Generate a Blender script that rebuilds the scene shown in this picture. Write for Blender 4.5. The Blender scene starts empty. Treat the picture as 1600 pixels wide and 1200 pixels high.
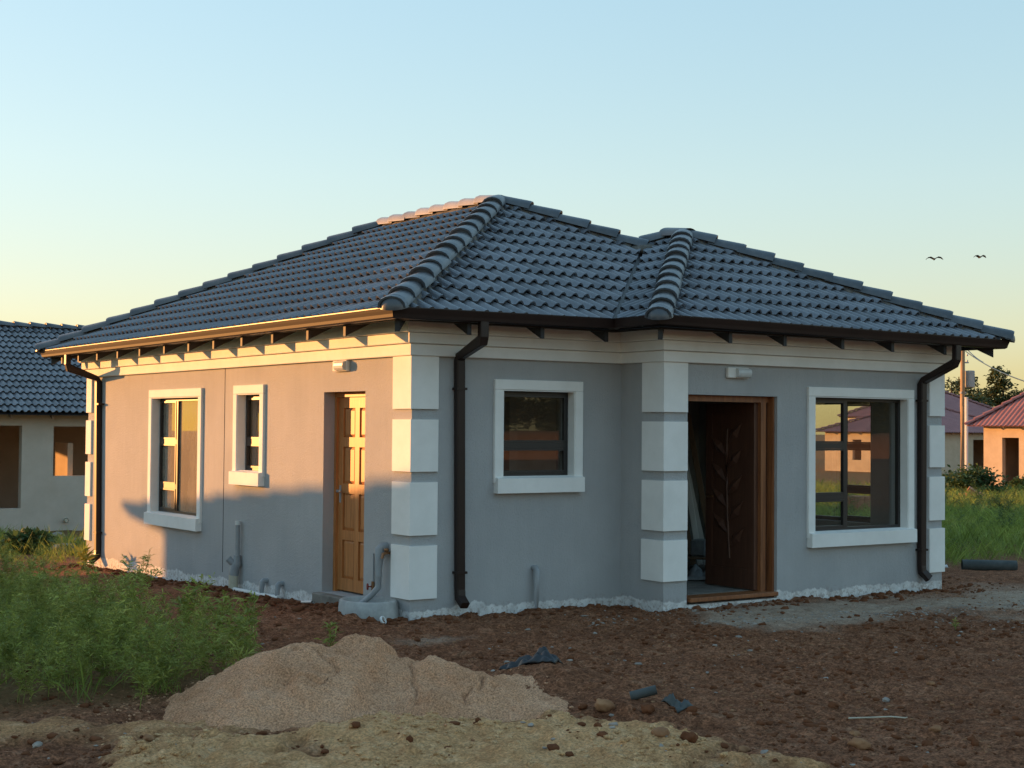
import bpy, math, random
import numpy as np
from mathutils import Vector, Matrix
R = math.radians
random.seed(7); rng = np.random.default_rng(11)
scn = bpy.context.scene
COL = scn.collection

# ------------------------------------------------------------------ camera
CX, CY, CZ = -7.237, -11.992, 1.804
YAW, PIT, ROLL, FPX = 0.61035, 0.02997, 0.00798, 2315.33
fw = Vector((math.sin(YAW)*math.cos(PIT), math.cos(YAW)*math.cos(PIT), math.sin(PIT)))
rt0 = Vector((math.cos(YAW), -math.sin(YAW), 0)); up0 = rt0.cross(fw)
rt = rt0*math.cos(ROLL) + up0*math.sin(ROLL); up = up0*math.cos(ROLL) - rt0*math.sin(ROLL)
cd = bpy.data.cameras.new('camera'); cam = bpy.data.objects.new('camera', cd); COL.objects.link(cam)
m = Matrix((rt, up, -fw)).transposed().to_4x4(); m.translation = (CX, CY, CZ); cam.matrix_world = m
cd.sensor_width = 36; cd.lens = FPX/1600*36; cd.clip_start = .1; cd.clip_end = 3000
scn.camera = cam
def px(p):
    v = Vector(p)-Vector((CX, CY, CZ)); z = v.dot(fw)
    return (800+FPX*v.dot(rt)/z, 600-FPX*v.dot(up)/z, z)

# ------------------------------------------------------------------ sky, sun, exposure
SUN = Vector((-1, 1.72, .2)).normalized()
w = bpy.data.worlds.new('World'); scn.world = w; w.use_nodes = True
nt = w.node_tree; bg = nt.nodes['Background']
sky = nt.nodes.new('ShaderNodeTexSky'); sky.sky_type = 'NISHITA'; sky.sun_disc = False
sky.sun_elevation = math.asin(SUN.z); sky.sun_rotation = math.atan2(SUN.x, SUN.y)
sky.air_density = 1.55; sky.dust_density = 1.3; sky.ozone_density = 3.6; sky.altitude = 600
gm = nt.nodes.new('ShaderNodeGamma'); gm.inputs[1].default_value = .38      # evens out the sky's own contrast, all round alike
nt.links.new(sky.outputs[0], gm.inputs[0]); sat = nt.nodes.new('ShaderNodeHueSaturation'); sat.inputs['Saturation'].default_value = 1.42
nt.links.new(gm.outputs[0], sat.inputs['Color']); nt.links.new(sat.outputs[0], bg.inputs[0]); bg.inputs[1].default_value = .15
sl = bpy.data.lights.new('sun', 'SUN'); sl.energy = 2.0; sl.angle = R(.55); sl.color = (1, .43, .12)
so = bpy.data.objects.new('sun', sl); COL.objects.link(so)
so.rotation_euler = SUN.to_track_quat('Z', 'Y').to_euler()
scn.view_settings.view_transform = 'Standard'; scn.view_settings.look = 'None'
scn.view_settings.gamma = 1; scn.view_settings.use_curve_mapping = False
scn.view_settings.exposure = 2.22

# ------------------------------------------------------------------ materials
MATS = {}
def nodes(name):
    mt = bpy.data.materials.new(name); mt.use_nodes = True; MATS[name] = mt
    t = mt.node_tree; return mt, t, t.nodes['Principled BSDF'], t.nodes.new, t.links.new
def noise(t, scale, detail=4, rough=.6, coord='Object', vec_scale=None):
    tc = t.nodes.new('ShaderNodeTexCoord'); n = t.nodes.new('ShaderNodeTexNoise')
    n.inputs['Scale'].default_value = scale; n.inputs['Detail'].default_value = detail; n.inputs['Roughness'].default_value = rough
    src = tc.outputs[coord]
    if vec_scale:
        mp = t.nodes.new('ShaderNodeMapping'); mp.inputs['Scale'].default_value = vec_scale
        t.links.new(src, mp.inputs[0]); src = mp.outputs[0]
    t.links.new(src, n.inputs['Vector']); return n
def ramp(t, src, stops):
    r = t.nodes.new('ShaderNodeValToRGB'); e = r.color_ramp.elements
    while len(e) < len(stops): e.new(.5)
    for q, (p, c) in zip(e, stops): q.position = p; q.color = (*c, 1) if len(c) == 3 else c
    t.links.new(src, r.inputs[0]); return r
def mixc(t, fac, a, b, mode='MIX'):
    n = t.nodes.new('ShaderNodeMix'); n.data_type = 'RGBA'; n.blend_type = mode
    for s, v in ((n.inputs[0], fac), (n.inputs[6], a), (n.inputs[7], b)):
        if hasattr(v, 'links') or hasattr(v, 'is_linked'): t.links.new(v, s)
        elif isinstance(v, (int, float)): s.default_value = v
        else: s.default_value = (*v, 1)
    return n.outputs[2]
def mathn(t, op, a, b=0.):
    n = t.nodes.new('ShaderNodeMath'); n.operation = op
    for s, v in ((n.inputs[0], a), (n.inputs[1], b)):
        if isinstance(v, (int, float)): s.default_value = v
        else: t.links.new(v, s)
    return n.outputs[0]
def bump(t, bs, src, strength, dist):
    b = t.nodes.new('ShaderNodeBump'); b.inputs['Strength'].default_value = strength; b.inputs['Distance'].default_value = dist
    t.links.new(src, b.inputs['Height']); t.links.new(b.outputs[0], bs.inputs['Normal'])
def simple(name, a, b, scale=8, rough=.7, bs=.0, bd=.005, spec=.5, metal=0, vec=None, coord='Object', bscale=None, detail=5):
    mt, t, p, N, Lk = nodes(name)
    n = noise(t, scale, detail, .65, coord, vec); r = ramp(t, n.outputs['Fac'], [(.32, a), (.68, b)])
    Lk(r.outputs[0], p.inputs['Base Color']); p.inputs['Roughness'].default_value = rough
    p.inputs['Specular IOR Level'].default_value = spec; p.inputs['Metallic'].default_value = metal
    if bs: bump(t, p, (noise(t, bscale, 5, .7, coord, vec) if bscale else n).outputs['Fac'], bs, bd)
    return mt
simple('trim', (.78, .77, .735), (.88, .87, .84), 2.2, .75, .15, .004, .2, bscale=60)
simple('bronze', (.022, .014, .012), (.031, .018, .015), 3, .40, spec=.3)
simple('frame_metal', (.020, .018, .018), (.028, .025, .024), 3, .4, spec=.5)
simple('rafter_paint', (.018, .018, .02), (.03, .029, .03), 9, .65)
simple('interior', (.30, .30, .29), (.38, .38, .36), 2, .9, spec=.1)
simple('ceiling', (.5, .5, .48), (.56, .56, .54), 2, .9, spec=.1)
simple('concrete', (.30, .30, .29), (.44, .44, .42), 9, .85, .5, .004, .2, bscale=70)
simple('slab', (.16, .14, .12), (.27, .25, .22), 6, .9, .5, .01, .2, bscale=40)
simple('pvc', (.26, .27, .28), (.33, .34, .35), 6, .45)
simple('pvc_white', (.62, .63, .62), (.75, .75, .72), 6, .45)
simple('pvc_cream', (.42, .38, .28), (.55, .51, .40), 8, .6)
simple('brass', (.22, .10, .045), (.34, .17, .08), 20, .45, metal=.6)
simple('red_valve', (.20, .02, .015), (.30, .035, .02), 10, .5)
simple('mortar', (.10, .095, .085), (.20, .185, .165), 14, .95, .8, .012, .1, bscale=40)
simple('stucco_tan', (.40, .34, .27), (.47, .41, .33), 3, .9, .3, .004, .1, bscale=60)
simple('stucco_orange', (.47, .37, .27), (.57, .46, .34), 2, .9, spec=.1)
simple('stucco_white', (.62, .60, .57), (.70, .69, .66), 2, .9, spec=.1)
simple('stucco_grey', (.46, .41, .34), (.53, .48, .41), 2, .9, spec=.1)
simple('red_roof', (.24, .095, .090), (.33, .14, .13), 1.5, .6)
simple('timber', (.16, .10, .06), (.27, .17, .10), 5, .8, vec=(1, 1, .1))
simple('pole_wood', (.24, .16, .09), (.36, .25, .15), 6, .85, vec=(3, 3, .3))
simple('steel_grey', (.25, .26, .27), (.32, .33, .34), 5, .5)
simple('bird', (.012, .012, .013), (.02, .02, .02), 5, .8)
simple('felt', (.045, .055, .055), (.08, .09, .088), 8, .8, .3, .006, bscale=30)
simple('plastic_black', (.010, .011, .013), (.02, .022, .025), 5, .35)
simple('plastic_white', (.6, .62, .64), (.75, .77, .78), 9, .5)
simple('rag', (.22, .24, .26), (.40, .43, .45), 9, .8)
simple('lens', (.5, .52, .52), (.62, .64, .64), 5, .25)
simple('bark', (.09, .065, .045), (.16, .12, .085), 12, .95, .6, .02, .1, vec=(1, 1, .2))
simple('brick', (.30, .13, .075), (.42, .20, .12), 6, .9)
simple('rock_brown', (.22, .105, .055), (.38, .21, .11), 6, .95, .6, .01, .1, bscale=30)
simple('rock_grey', (.20, .17, .145), (.42, .37, .32), 5, .95, .5, .008, .1, bscale=30)
simple('clod', (.11, .042, .020), (.19, .078, .040), 9, 1, .6, .01, .05, bscale=50)
simple('black_hole', (.006, .006, .006), (.01, .01, .01), 3, .9, spec=.1)
def wood(name, a, b, rough, scale=9):
    mt, t, p, N, Lk = nodes(name)
    n = noise(t, scale, 6, .6, 'Object', (3, 3, .22)); n2 = noise(t, 60, 3, .6, 'Object', (2, 2, .06))
    r = ramp(t, n.outputs['Fac'], [(.3, a), (.7, b)])
    c = mixc(t, .45, r.outputs[0], n2.outputs['Fac'], 'OVERLAY')
    Lk(c, p.inputs['Base Color']); p.inputs['Roughness'].default_value = rough
    bump(t, p, n2.outputs['Fac'], .15, .002)
wood('pine', (.34, .125, .034), (.56, .225, .07), .5)
wood('meranti', (.17, .058, .022), (.33, .125, .045), .45)
wood('dark_door', (.07, .028, .017), (.11, .046, .026), .4)

# painted plaster wall with ragged unpainted base
def plaster():
    mt, t, p, N, Lk = nodes('plaster_grey')
    n = noise(t, 1.6, 5, .6); r = ramp(t, n.outputs['Fac'], [(.3, (.40, .402, .405)), (.7, (.44, .44, .438))])
    st = noise(t, 3.5, 4, .6, 'Object', (4, 4, .35)); c = mixc(t, .10, r.outputs[0], st.outputs['Fac'], 'SOFT_LIGHT'); bl = noise(t, .8, 4, .6); c = mixc(t, .14, c, bl.outputs['Fac'], 'SOFT_LIGHT')
    g = N('ShaderNodeNewGeometry'); sx = N('ShaderNodeSeparateXYZ'); Lk(g.outputs['Position'], sx.inputs[0])
    e1 = noise(t, 2.2, 3, .55); e2 = noise(t, 16, 3, .6, 'Object', (1, 1, .35))
    yy = mathn(t, 'MULTIPLY', mathn(t, 'MAXIMUM', sx.outputs[1], 0.), .016)
    edge = mathn(t, 'ADD', mathn(t, 'MULTIPLY', e1.outputs['Fac'], .20), mathn(t, 'MULTIPLY', e2.outputs['Fac'], .07))
    zz = mathn(t, 'ADD', sx.outputs[2], yy)
    d = mathn(t, 'SUBTRACT', mathn(t, 'SUBTRACT', edge, .055), zz)
    k = N('ShaderNodeMapRange'); k.inputs[1].default_value = -.006; k.inputs[2].default_value = .006; Lk(d, k.inputs[0])
    b = noise(t, 9, 5, .7); br = ramp(t, b.outputs['Fac'], [(.3, (.50, .495, .48)), (.6, (.78, .775, .76))])
    c = mixc(t, k.outputs[0], c, br.outputs[0])
    # soil splashes close to the ground
    s = noise(t, 24, 4, .7); sz = N('ShaderNodeMapRange'); sz.inputs[1].default_value = .14; sz.inputs[2].default_value = -.06; Lk(zz, sz.inputs[0])
    sm = mathn(t, 'MULTIPLY', sz.outputs[0], mathn(t, 'GREATER_THAN', s.outputs['Fac'], .55))
    c = mixc(t, mathn(t, 'MULTIPLY', sm, .7), c, (.20, .095, .05))
    Lk(c, p.inputs['Base Color']); p.inputs['Roughness'].default_value = .85; p.inputs['Specular IOR Level'].default_value = .2
    gr = noise(t, 55, 5, .75, 'Object', (1, 1, .6)); bump(t, p, gr.outputs['Fac'], .6, .018)
plaster()
def tile_mat(name, a, b, dust, damt):
    mt, t, p, N, Lk = nodes(name)
    n = noise(t, 5, 5, .65, 'Object'); r = ramp(t, n.outputs['Fac'], [(.3, a), (.7, b)])
    oi = N('ShaderNodeObjectInfo'); v = mathn(t, 'ADD', .74, mathn(t, 'MULTIPLY', oi.outputs['Random'], .52))
    hs = N('ShaderNodeHueSaturation'); Lk(v, hs.inputs['Value']); Lk(r.outputs[0], hs.inputs['Color'])
    d = noise(t, 2.6, 6, .7); dm = ramp(t, d.outputs['Fac'], [(.48, (0, 0, 0)), (.75, (damt,)*3)])
    Lk(mixc(t, dm.outputs[0], hs.outputs[0], dust), p.inputs['Base Color']); p.inputs['Roughness'].default_value = .36
    p.inputs['Specular IOR Level'].default_value = .6
    bump(t, p, noise(t, 120, 3, .6).outputs['Fac'], .2, .002)
tile_mat('roof_tile', (.100, .110, .128), (.140, .150, .168), (.24, .215, .19), .3)
tile_mat('cap_tile', (.055, .066, .080), (.090, .102, .116), (.24, .215, .19), .45)
tile_mat('cap_dusty', (.26, .23, .20), (.36, .32, .28), (.42, .37, .31), .6)
def glass(name, dust, dustcol=(.42, .36, .28), k=2.0):
    mt, t, p, N, Lk = nodes(name); t.nodes.remove(p); out = t.nodes['Material Output']
    tr = N('ShaderNodeBsdfTransparent'); tr.inputs[0].default_value = (.86, .89, .87, 1)
    gl = N('ShaderNodeBsdfGlossy'); gl.inputs['Roughness'].default_value = .0
    gg = N('ShaderNodeNewGeometry'); dt = N('ShaderNodeVectorMath'); dt.operation = 'DOT_PRODUCT'; Lk(gg.outputs['Normal'], dt.inputs[0]); Lk(gg.outputs['Incoming'], dt.inputs[1])
    q5 = mathn(t, 'POWER', mathn(t, 'SUBTRACT', 1., mathn(t, 'ABSOLUTE', dt.outputs['Value'])), 5.)
    f = mathn(t, 'MINIMUM', mathn(t, 'MULTIPLY', mathn(t, 'ADD', .042, mathn(t, 'MULTIPLY', q5, .958)), k), 1.)
    mx = N('ShaderNodeMixShader'); Lk(f, mx.inputs[0]); Lk(tr.outputs[0], mx.inputs[1]); Lk(gl.outputs[0], mx.inputs[2])
    df = N('ShaderNodeBsdfDiffuse'); df.inputs[0].default_value = (*dustcol, 1)
    n = noise(t, 3.2, 6, .72, 'Object', (1, 1, .45)); dm = ramp(t, n.outputs['Fac'], [(.35, (dust*.55,)*3), (.72, (dust,)*3)])
    m2 = N('ShaderNodeMixShader'); Lk(dm.outputs[0], m2.inputs[0]); Lk(mx.outputs[0], m2.inputs[1]); Lk(df.outputs[0], m2.inputs[2])
    Lk(m2.outputs[0], out.inputs[0])
glass('glass', .05); glass('glass_dusty', .6, k=3.2)
def leafmat(name, a, b, c, trans=.3, sc=3.):
    mt, t, p, N, Lk = nodes(name); out = t.nodes['Material Output']
    n = noise(t, sc, 4, .7, 'Object'); r = ramp(t, n.outputs['Fac'], [(.3, a), (.52, b), (.75, c)])
    at = N('ShaderNodeAttribute'); at.attribute_name = 'tone'
    col = mixc(t, 1., r.outputs[0], at.outputs['Color'], 'MULTIPLY')
    Lk(col, p.inputs['Base Color']); p.inputs['Roughness'].default_value = .6; p.inputs['Specular IOR Level'].default_value = .25
    tl = N('ShaderNodeBsdfTranslucent'); Lk(col, tl.inputs[0])
    mx = N('ShaderNodeMixShader'); mx.inputs[0].default_value = trans
    Lk(p.outputs[0], mx.inputs[1]); Lk(tl.outputs[0], mx.inputs[2]); Lk(mx.outputs[0], out.inputs[0])
leafmat('weed', (.17, .21, .05), (.28, .31, .072), (.42, .41, .12), .35)
leafmat('grass', (.14, .20, .04), (.22, .28, .055), (.33, .34, .10), .35, .6)
leafmat('tree_leaf', (.045, .062, .026), (.07, .09, .032), (.11, .125, .045), .25, .5)
leafmat('bush_leaf', (.05, .085, .03), (.075, .12, .04), (.11, .16, .055), .25, 1.5)
def ground_mat():
    mt, t, p, N, Lk = nodes('soil')
    a = noise(t, .9, 6, .65); b = noise(t, 7, 7, .72); f = noise(t, 55, 5, .75)
    c1 = ramp(t, a.outputs['Fac'], [(.3, (.17, .068, .034)), (.5, (.24, .104, .054)), (.7, (.36, .175, .10))])
    c2 = ramp(t, b.outputs['Fac'], [(.3, (.10, .038, .018)), (.55, (.24, .105, .056)), (.74, (.42, .26, .165))])
    soil = mixc(t, .55, c1.outputs[0], c2.outputs[0])
    fr = ramp(t, f.outputs['Fac'], [(.36, (.38, .36, .34)), (.5, (.95, .93, .9)), (.66, (1.75, 1.7, 1.65))]); soil = mixc(t, .9, soil, fr.outputs[0], 'MULTIPLY')  # soil grain contrast, with the shade of crevices put into the colour
    f2 = noise(t, 21, 5, .7); fr2 = ramp(t, f2.outputs['Fac'], [(.36, (.5, .48, .46)), (.62, (1.5, 1.5, 1.5))]); soil = mixc(t, .8, soil, fr2.outputs[0], 'MULTIPLY')
    at = N('ShaderNodeAttribute'); at.attribute_name = 'zone'; sp = N('ShaderNodeSeparateColor'); Lk(at.outputs['Color'], sp.inputs[0])
    ys = ramp(t, b.outputs['Fac'], [(.3, (.44, .225, .10)), (.5, (.63, .355, .165)), (.7, (.76, .49, .27))])
    ysf = mixc(t, .6, ys.outputs[0], fr.outputs[0], 'MULTIPLY')
    dg = ramp(t, b.outputs['Fac'], [(.3, (.31, .215, .15)), (.5, (.45, .345, .26)), (.72, (.57, .46, .365))])
    dgf = mixc(t, .5, dg.outputs[0], fr.outputs[0], 'MULTIPLY')
    gr = ramp(t, b.outputs['Fac'], [(.3, (.17, .10, .045)), (.7, (.22, .165, .065))])
    c = mixc(t, sp.outputs[0], soil, ysf); c = mixc(t, sp.outputs[1], c, dgf); c = mixc(t, sp.outputs[2], c, gr.outputs[0])
    Lk(c, p.inputs['Base Color']); p.inputs['Roughness'].default_value = .95; p.inputs['Specular IOR Level'].default_value = .12
    h = mathn(t, 'ADD', mathn(t, 'MULTIPLY', b.outputs['Fac'], .6), mathn(t, 'MULTIPLY', f.outputs['Fac'], .4))
    bump(t, p, h, 1., .05)
ground_mat()
def sandmat(name, stops):
    mt, t, p, N, Lk = nodes(name)
    a = noise(t, 1.7, 5, .6); g = noise(t, 85, 4, .75); b = noise(t, 14, 5, .7)
    c = ramp(t, a.outputs['Fac'], stops)
    gr = ramp(t, g.outputs['Fac'], [(.34, (.36, .33, .31)), (.64, (1.45, 1.4, 1.36))]); c2 = mixc(t, .9, c.outputs[0], gr.outputs[0], 'MULTIPLY')
    Lk(c2, p.inputs['Base Color']); p.inputs['Roughness'].default_value = .95; p.inputs['Specular IOR Level'].default_value = .15
    h = mathn(t, 'ADD', mathn(t, 'MULTIPLY', b.outputs['Fac'], .5), mathn(t, 'MULTIPLY', g.outputs['Fac'], .5)); bump(t, p, h, .9, .02)
sandmat('sand', [(.3, (.42, .215, .115)), (.5, (.55, .30, .17)), (.72, (.66, .385, .235))]); sandmat('sand_yellow', [(.3, (.42, .235, .105)), (.5, (.56, .35, .175)), (.72, (.68, .46, .26))])

# ------------------------------------------------------------------ mesh helpers
class MB:
    def __init__(s): s.v = []; s.f = []; s.sm = []
    def add(s, vs, fs, smooth=False):
        o = len(s.v); s.v += [tuple(p) for p in vs]; s.f += [tuple(o+i for i in f) for f in fs]; s.sm += [smooth]*len(fs); return s
    def box(s, x0, y0, z0, x1, y1, z1):
        vs = [(x, y, z) for z in (z0, z1) for y in (y0, y1) for x in (x0, x1)]
        return s.add(vs, [(0, 2, 3, 1), (4, 5, 7, 6), (0, 1, 5, 4), (2, 6, 7, 3), (0, 4, 6, 2), (1, 3, 7, 5)])
    def bevbox(s, x0, y0, z0, x1, y1, z1, b=.006):
        # box with chamfered edges
        vs = []; fs = []
        X, Y, Z = (x0, x1), (y0, y1), (z0, z1); idx = {}
        for i in (0, 1):
            for j in (0, 1):
                for k in (0, 1):
                    sx, sy, sz = (1-2*i)*b, (1-2*j)*b, (1-2*k)*b
                    for a, q in (('x', (X[i], Y[j]+sy, Z[k]+sz)), ('y', (X[i]+sx, Y[j], Z[k]+sz)), ('z', (X[i]+sx, Y[j]+sy, Z[k]))):
                        idx[(i, j, k, a)] = len(vs); vs.append(q)
        g = lambda i, j, k, a: idx[(i, j, k, a)]
        for i in (0, 1):
            q = [g(i, 0, 0, 'x'), g(i, 1, 0, 'x'), g(i, 1, 1, 'x'), g(i, 0, 1, 'x')]; fs.append(q if i else q[::-1])
            q = [g(0, i, 0, 'y'), g(0, i, 1, 'y'), g(1, i, 1, 'y'), g(1, i, 0, 'y')]; fs.append(q if i else q[::-1])
            q = [g(0, 0, i, 'z'), g(1, 0, i, 'z'), g(1, 1, i, 'z'), g(0, 1, i, 'z')]; fs.append(q if i else q[::-1])
        for i in (0, 1):
            for j in (0, 1):
                fs.append([g(i, j, 0, 'x'), g(i, j, 1, 'x'), g(i, j, 1, 'y'), g(i, j, 0, 'y')])
                fs.append([g(i, 0, j, 'x'), g(i, 1, j, 'x'), g(i, 1, j, 'z'), g(i, 0, j, 'z')])
                fs.append([g(0, i, j, 'y'), g(1, i, j, 'y'), g(1, i, j, 'z'), g(0, i, j, 'z')])
                for k in (0, 1): fs.append([g(i, j, k, 'x'), g(i, j, k, 'y'), g(i, j, k, 'z')])
        return s.add(vs, fs)
    def sweep(s, pts, prof, upv=(0, 0, 1), caps=True, smooth=False, scale=None):
        # prof: closed list of (a, b) offsets, along side and up vectors
        P = [Vector(p) for p in pts]; n = len(prof); vs = []; fs = []; U = Vector(upv)
        for i, p in enumerate(P):
            d = (P[min(i+1, len(P)-1)]-P[max(i-1, 0)]).normalized()
            sd = d.cross(U)
            if sd.length < 1e-4: sd = d.cross(Vector((0, 1, 0)))
            sd.normalize(); u2 = sd.cross(d); k = scale[i] if scale else 1
            if 0 < i < len(P)-1:
                a = (P[i]-P[i-1]).normalized(); c = max(.5, abs(a.dot(d)))
            else: c = 1
            for a, b in prof: vs.append(p+sd*a*k/1+u2*b*k/c)
        for i in range(len(P)-1):
            for j in range(n): fs.append((i*n+j, i*n+(j+1) % n, (i+1)*n+(j+1) % n, (i+1)*n+j))
        s.add(vs, fs, smooth)
        if caps: s.add(vs[:n], [tuple(range(n))[::-1]]); s.add(vs[-n:], [tuple(range(n))])
        return s
    def tube(s, pts, r, n=10, caps=True, scale=None, smooth=True):
        return s.sweep(pts, [(r*math.cos(2*math.pi*i/n), r*math.sin(2*math.pi*i/n)) for i in range(n)], caps=caps, smooth=smooth, scale=scale)
    def lathe(s, prof, c, n=24, sx=1, sy=1, smooth=True):
        vs = []; fs = []; m_ = len(prof)
        for i in range(n):
            a = 2*math.pi*i/n
            for r, z in prof: vs.append((c[0]+sx*r*math.cos(a), c[1]+sy*r*math.sin(a), c[2]+z))
        for i in range(n):
            for j in range(m_-1): fs.append((i*m_+j, ((i+1) % n)*m_+j, ((i+1) % n)*m_+j+1, i*m_+j+1))
        return s.add(vs, fs, smooth)
    def mesh(s, name, mat):
        me = bpy.data.meshes.new(name); me.from_pydata(s.v, [], s.f); me.update()
        me.polygons.foreach_set('use_smooth', s.sm); me.materials.append(MATS[mat]); return me
    def obj(s, name, mat, parent=None): return link(name, s.mesh(name, mat), parent)
def link(name, me, parent=None):
    o = bpy.data.objects.new(name, me); COL.objects.link(o)
    if parent: o.parent = parent
    return o
def tag(o, label=None, cat=None, group=None, kind=None):
    for k, v in (('label', label), ('category', cat), ('group', group), ('kind', kind)):
        if v: o[k] = v
    return o
def thing(name, label, cat, loc=(0, 0, 0), rz=0, group=None):
    o = bpy.data.objects.new(name, None); o.empty_display_size = .2; COL.objects.link(o)
    o.location = loc; o.rotation_euler = (0, 0, rz); return tag(o, label, cat, group)
def npmesh(name, V, F, mat, tone=None, smooth=False):
    # V (n,3), F (m,3|4) arrays
    me = bpy.data.meshes.new(name); k = F.shape[1]
    me.vertices.add(len(V)); me.vertices.foreach_set('co', np.asarray(V, np.float32).ravel())
    me.loops.add(F.size); me.loops.foreach_set('vertex_index', np.asarray(F, np.int32).ravel())
    me.polygons.add(len(F)); me.polygons.foreach_set('loop_start', np.arange(0, F.size, k, dtype=np.int32))
    if smooth: me.polygons.foreach_set('use_smooth', np.ones(len(F), bool))
    if tone is not None:
        a = me.color_attributes.new('tone', 'FLOAT_COLOR', 'POINT'); c = np.ones((len(V), 4), np.float32); c[:, :3] = tone; a.data.foreach_set('color', c.ravel())
    me.update(calc_edges=True); me.materials.append(MATS[mat]); return me
def IV3_():
    n, k = 14, 9; v = [(math.sin(math.pi*j/k)*math.cos(6.2832*i/n)*random.uniform(.85, 1.15), math.sin(math.pi*j/k)*math.sin(6.2832*i/n)*random.uniform(.85, 1.15), math.cos(math.pi*j/k)) for j in range(k+1) for i in range(n)]
    return v, [(j*n+i, j*n+(i+1) % n, (j+1)*n+(i+1) % n, (j+1)*n+i) for j in range(k) for i in range(n)]
TAB = rng.random((256, 256))
def vn(x, y, s=0):
    x = np.asarray(x)+s*17.3; y = np.asarray(y)+s*31.7
    xi = np.floor(x).astype(int); yi = np.floor(y).astype(int); fx = x-xi; fy = y-yi
    fx = fx*fx*(3-2*fx); fy = fy*fy*(3-2*fy); a = TAB[xi % 256, yi % 256]; b = TAB[(xi+1) % 256, yi % 256]
    c = TAB[xi % 256, (yi+1) % 256]; d = TAB[(xi+1) % 256, (yi+1) % 256]
    return (a*(1-fx)+b*fx)*(1-fy)+(c*(1-fx)+d*fx)*fy
def fbm(x, y, o=4, s=0, g=.5):
    t = 0; a = 1; n = 0
    for i in range(o): t = t+a*vn(x*2**i, y*2**i, s+i); n += a; a *= g
    return t/n
def sstep(a, b, x): t = np.clip((x-a)/(b-a), 0, 1); return t*t*(3-2*t)

# ------------------------------------------------------------------ dimensions of the house (metres)
L_, W1, D_, W2 = 8.985, 2.541, .681, 6.803
MX = 3.079                       # x of the main ridge
WM = 2*MX                        # main body's right wall
YB = 4.0                         # back of the wing
T = .484; EO = .52; ZE = 2.815    # roof slope, eave overhang, eave height
WC = (W1+W2)/2                   # wing ridge x
YP = -D_+(W2-W1)/2               # wing peak y
TH = .22; FLOOR = .10; ZC = 2.485

# ------------------------------------------------------------------ ground
rtH = np.array([math.cos(YAW), -math.sin(YAW)]); fwH = np.array([math.sin(YAW), math.cos(YAW)])
def base_h(x, y):
    sl_ = .027-.0095*sstep(3, 14, x); yc = np.clip(y, 0, 24)
    return -sl_*yc-.003*np.clip(y-24, 0, 400)
def house_mask(x, y):      # 1 inside the footprint
    a = (x > .05) & (x < WM) & (y > .05) & (y < L_); b = (x > W1+.05) & (x < W2-.05) & (y > -D_+.05) & (y < YB)
    return a | b
def ground_h(x, y):
    x = np.asarray(x, float); y = np.asarray(y, float)
    n = (fbm(x*.5, y*.5, 3, 1)-.5)*.10+(fbm(x*2.3, y*2.3, 4, 2)-.5)*.07
    cl = np.abs(fbm(x*6, y*6, 3, 3)-.5)
    near = np.exp(-((x-1)**2+(y+3)**2)/160.)
    n = n+near*((fbm(x*9, y*9, 3, 4, .65)-.5)*.07-cl*.04)
    h = base_h(x, y)+n
    # loose soil thrown up along the left wall
    h += .07*np.exp(-((x+.35)/.35)**2)*sstep(-.2, 1.0, y)*(y < 10)*(fbm(x*3, y*3, 3, 6)+.1)
    # worn smooth strip by the front door
    dust = dust_mask(x, y); h -= dust*(n*.6)
    # soil mound with plastic
    for cx_, cy_, hh, r in ((-1.05, -3.55, .14, .42), (-.75, -4.2, .10, .35), (-1.25, -4.75, .10, .30), (-1.0, -5.3, .06, .4)):
        h += hh*np.exp(-(((x-cx_)**2+(y-cy_)**2)/r**2))*(.7+.6*fbm(x*5, y*5, 3, 8))
    ys = yellow_mask(x, y); h += ys*(.03+.09*fbm(x*3.2, y*3.2, 4, 9)+.16*np.maximum(fbm(x*7, y*7, 3, 10)-.52, 0)*sstep(.45, .65, fbm(x*1.2, y*1.2, 2, 19)))
    h -= .35*house_mask(x, y)
    return h
def yellow_mask(x, y):
    a = (x+2.75)*rtH[0]+(y+4.75)*rtH[1]; b = (x+2.75)*fwH[0]+(y+4.75)*fwH[1]
    e = fbm(x*1.6, y*1.6, 4, 12)-.5
    q = 1-np.sqrt((a/1.75)**2+((b+.25)/.85)**2)+e*2.0
    q2 = 1-np.sqrt(((a+1.5)/1.2)**2+((b-.30)/.55)**2)+e*1.4
    return np.clip(sstep(-.05, .4, q)+.7*sstep(.0, .6, q2), 0, 1)
def dust_mask(x, y):
    # pale trodden strip from the front door towards the right
    cy_ = -1.48-.30*(x-2.8)*(x > 2.8)*.40; wv = fbm(x*1.3, y*1.3, 4, 14)-.5
    q = 1-np.abs(y-cy_+wv*.5)/(.68+.15*np.clip(x-2.5, 0, 5)); q = np.maximum(q, -1.5)-2.0*(1-sstep(1.4, 3.0, x)*(1-sstep(8.5, 12, x)))
    s1 = 1-np.sqrt(((x+.55)/.6)**2+((y+1.35)/.30)**2)+wv
    return np.clip(sstep(-.2, .9, q+wv*1.6)*.85+.5*sstep(.0, .8, s1), 0, 1)
def grass_zone(x, y):
    e = (fbm(x*.8, y*.8, 4, 16)-.5)*2.2
    left = sstep(-.45, .45, (-2.45+.06*np.clip(y-5, 0, 14)-x)+e*.35)*sstep(-2.9, -1.9, y-.25*(x+4)+e*.3)
    right = sstep(-.8, .8, y-1.3-.02*(x-8)+e*.7)*sstep(7.3, 8.6, x+e*.3)
    far = sstep(10, 13, y+e); return np.clip(left+right+far, 0, 1)
def axis(lo, hi, step, far):
    a = list(np.arange(lo, hi+1e-6, step)); s = step; p = hi
    while p < far: s *= 1.16; p += s; a.append(p)
    s = step; p = lo
    while p > -far: s *= 1.16; p -= s; a.insert(0, p)
    return np.array(a)
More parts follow.
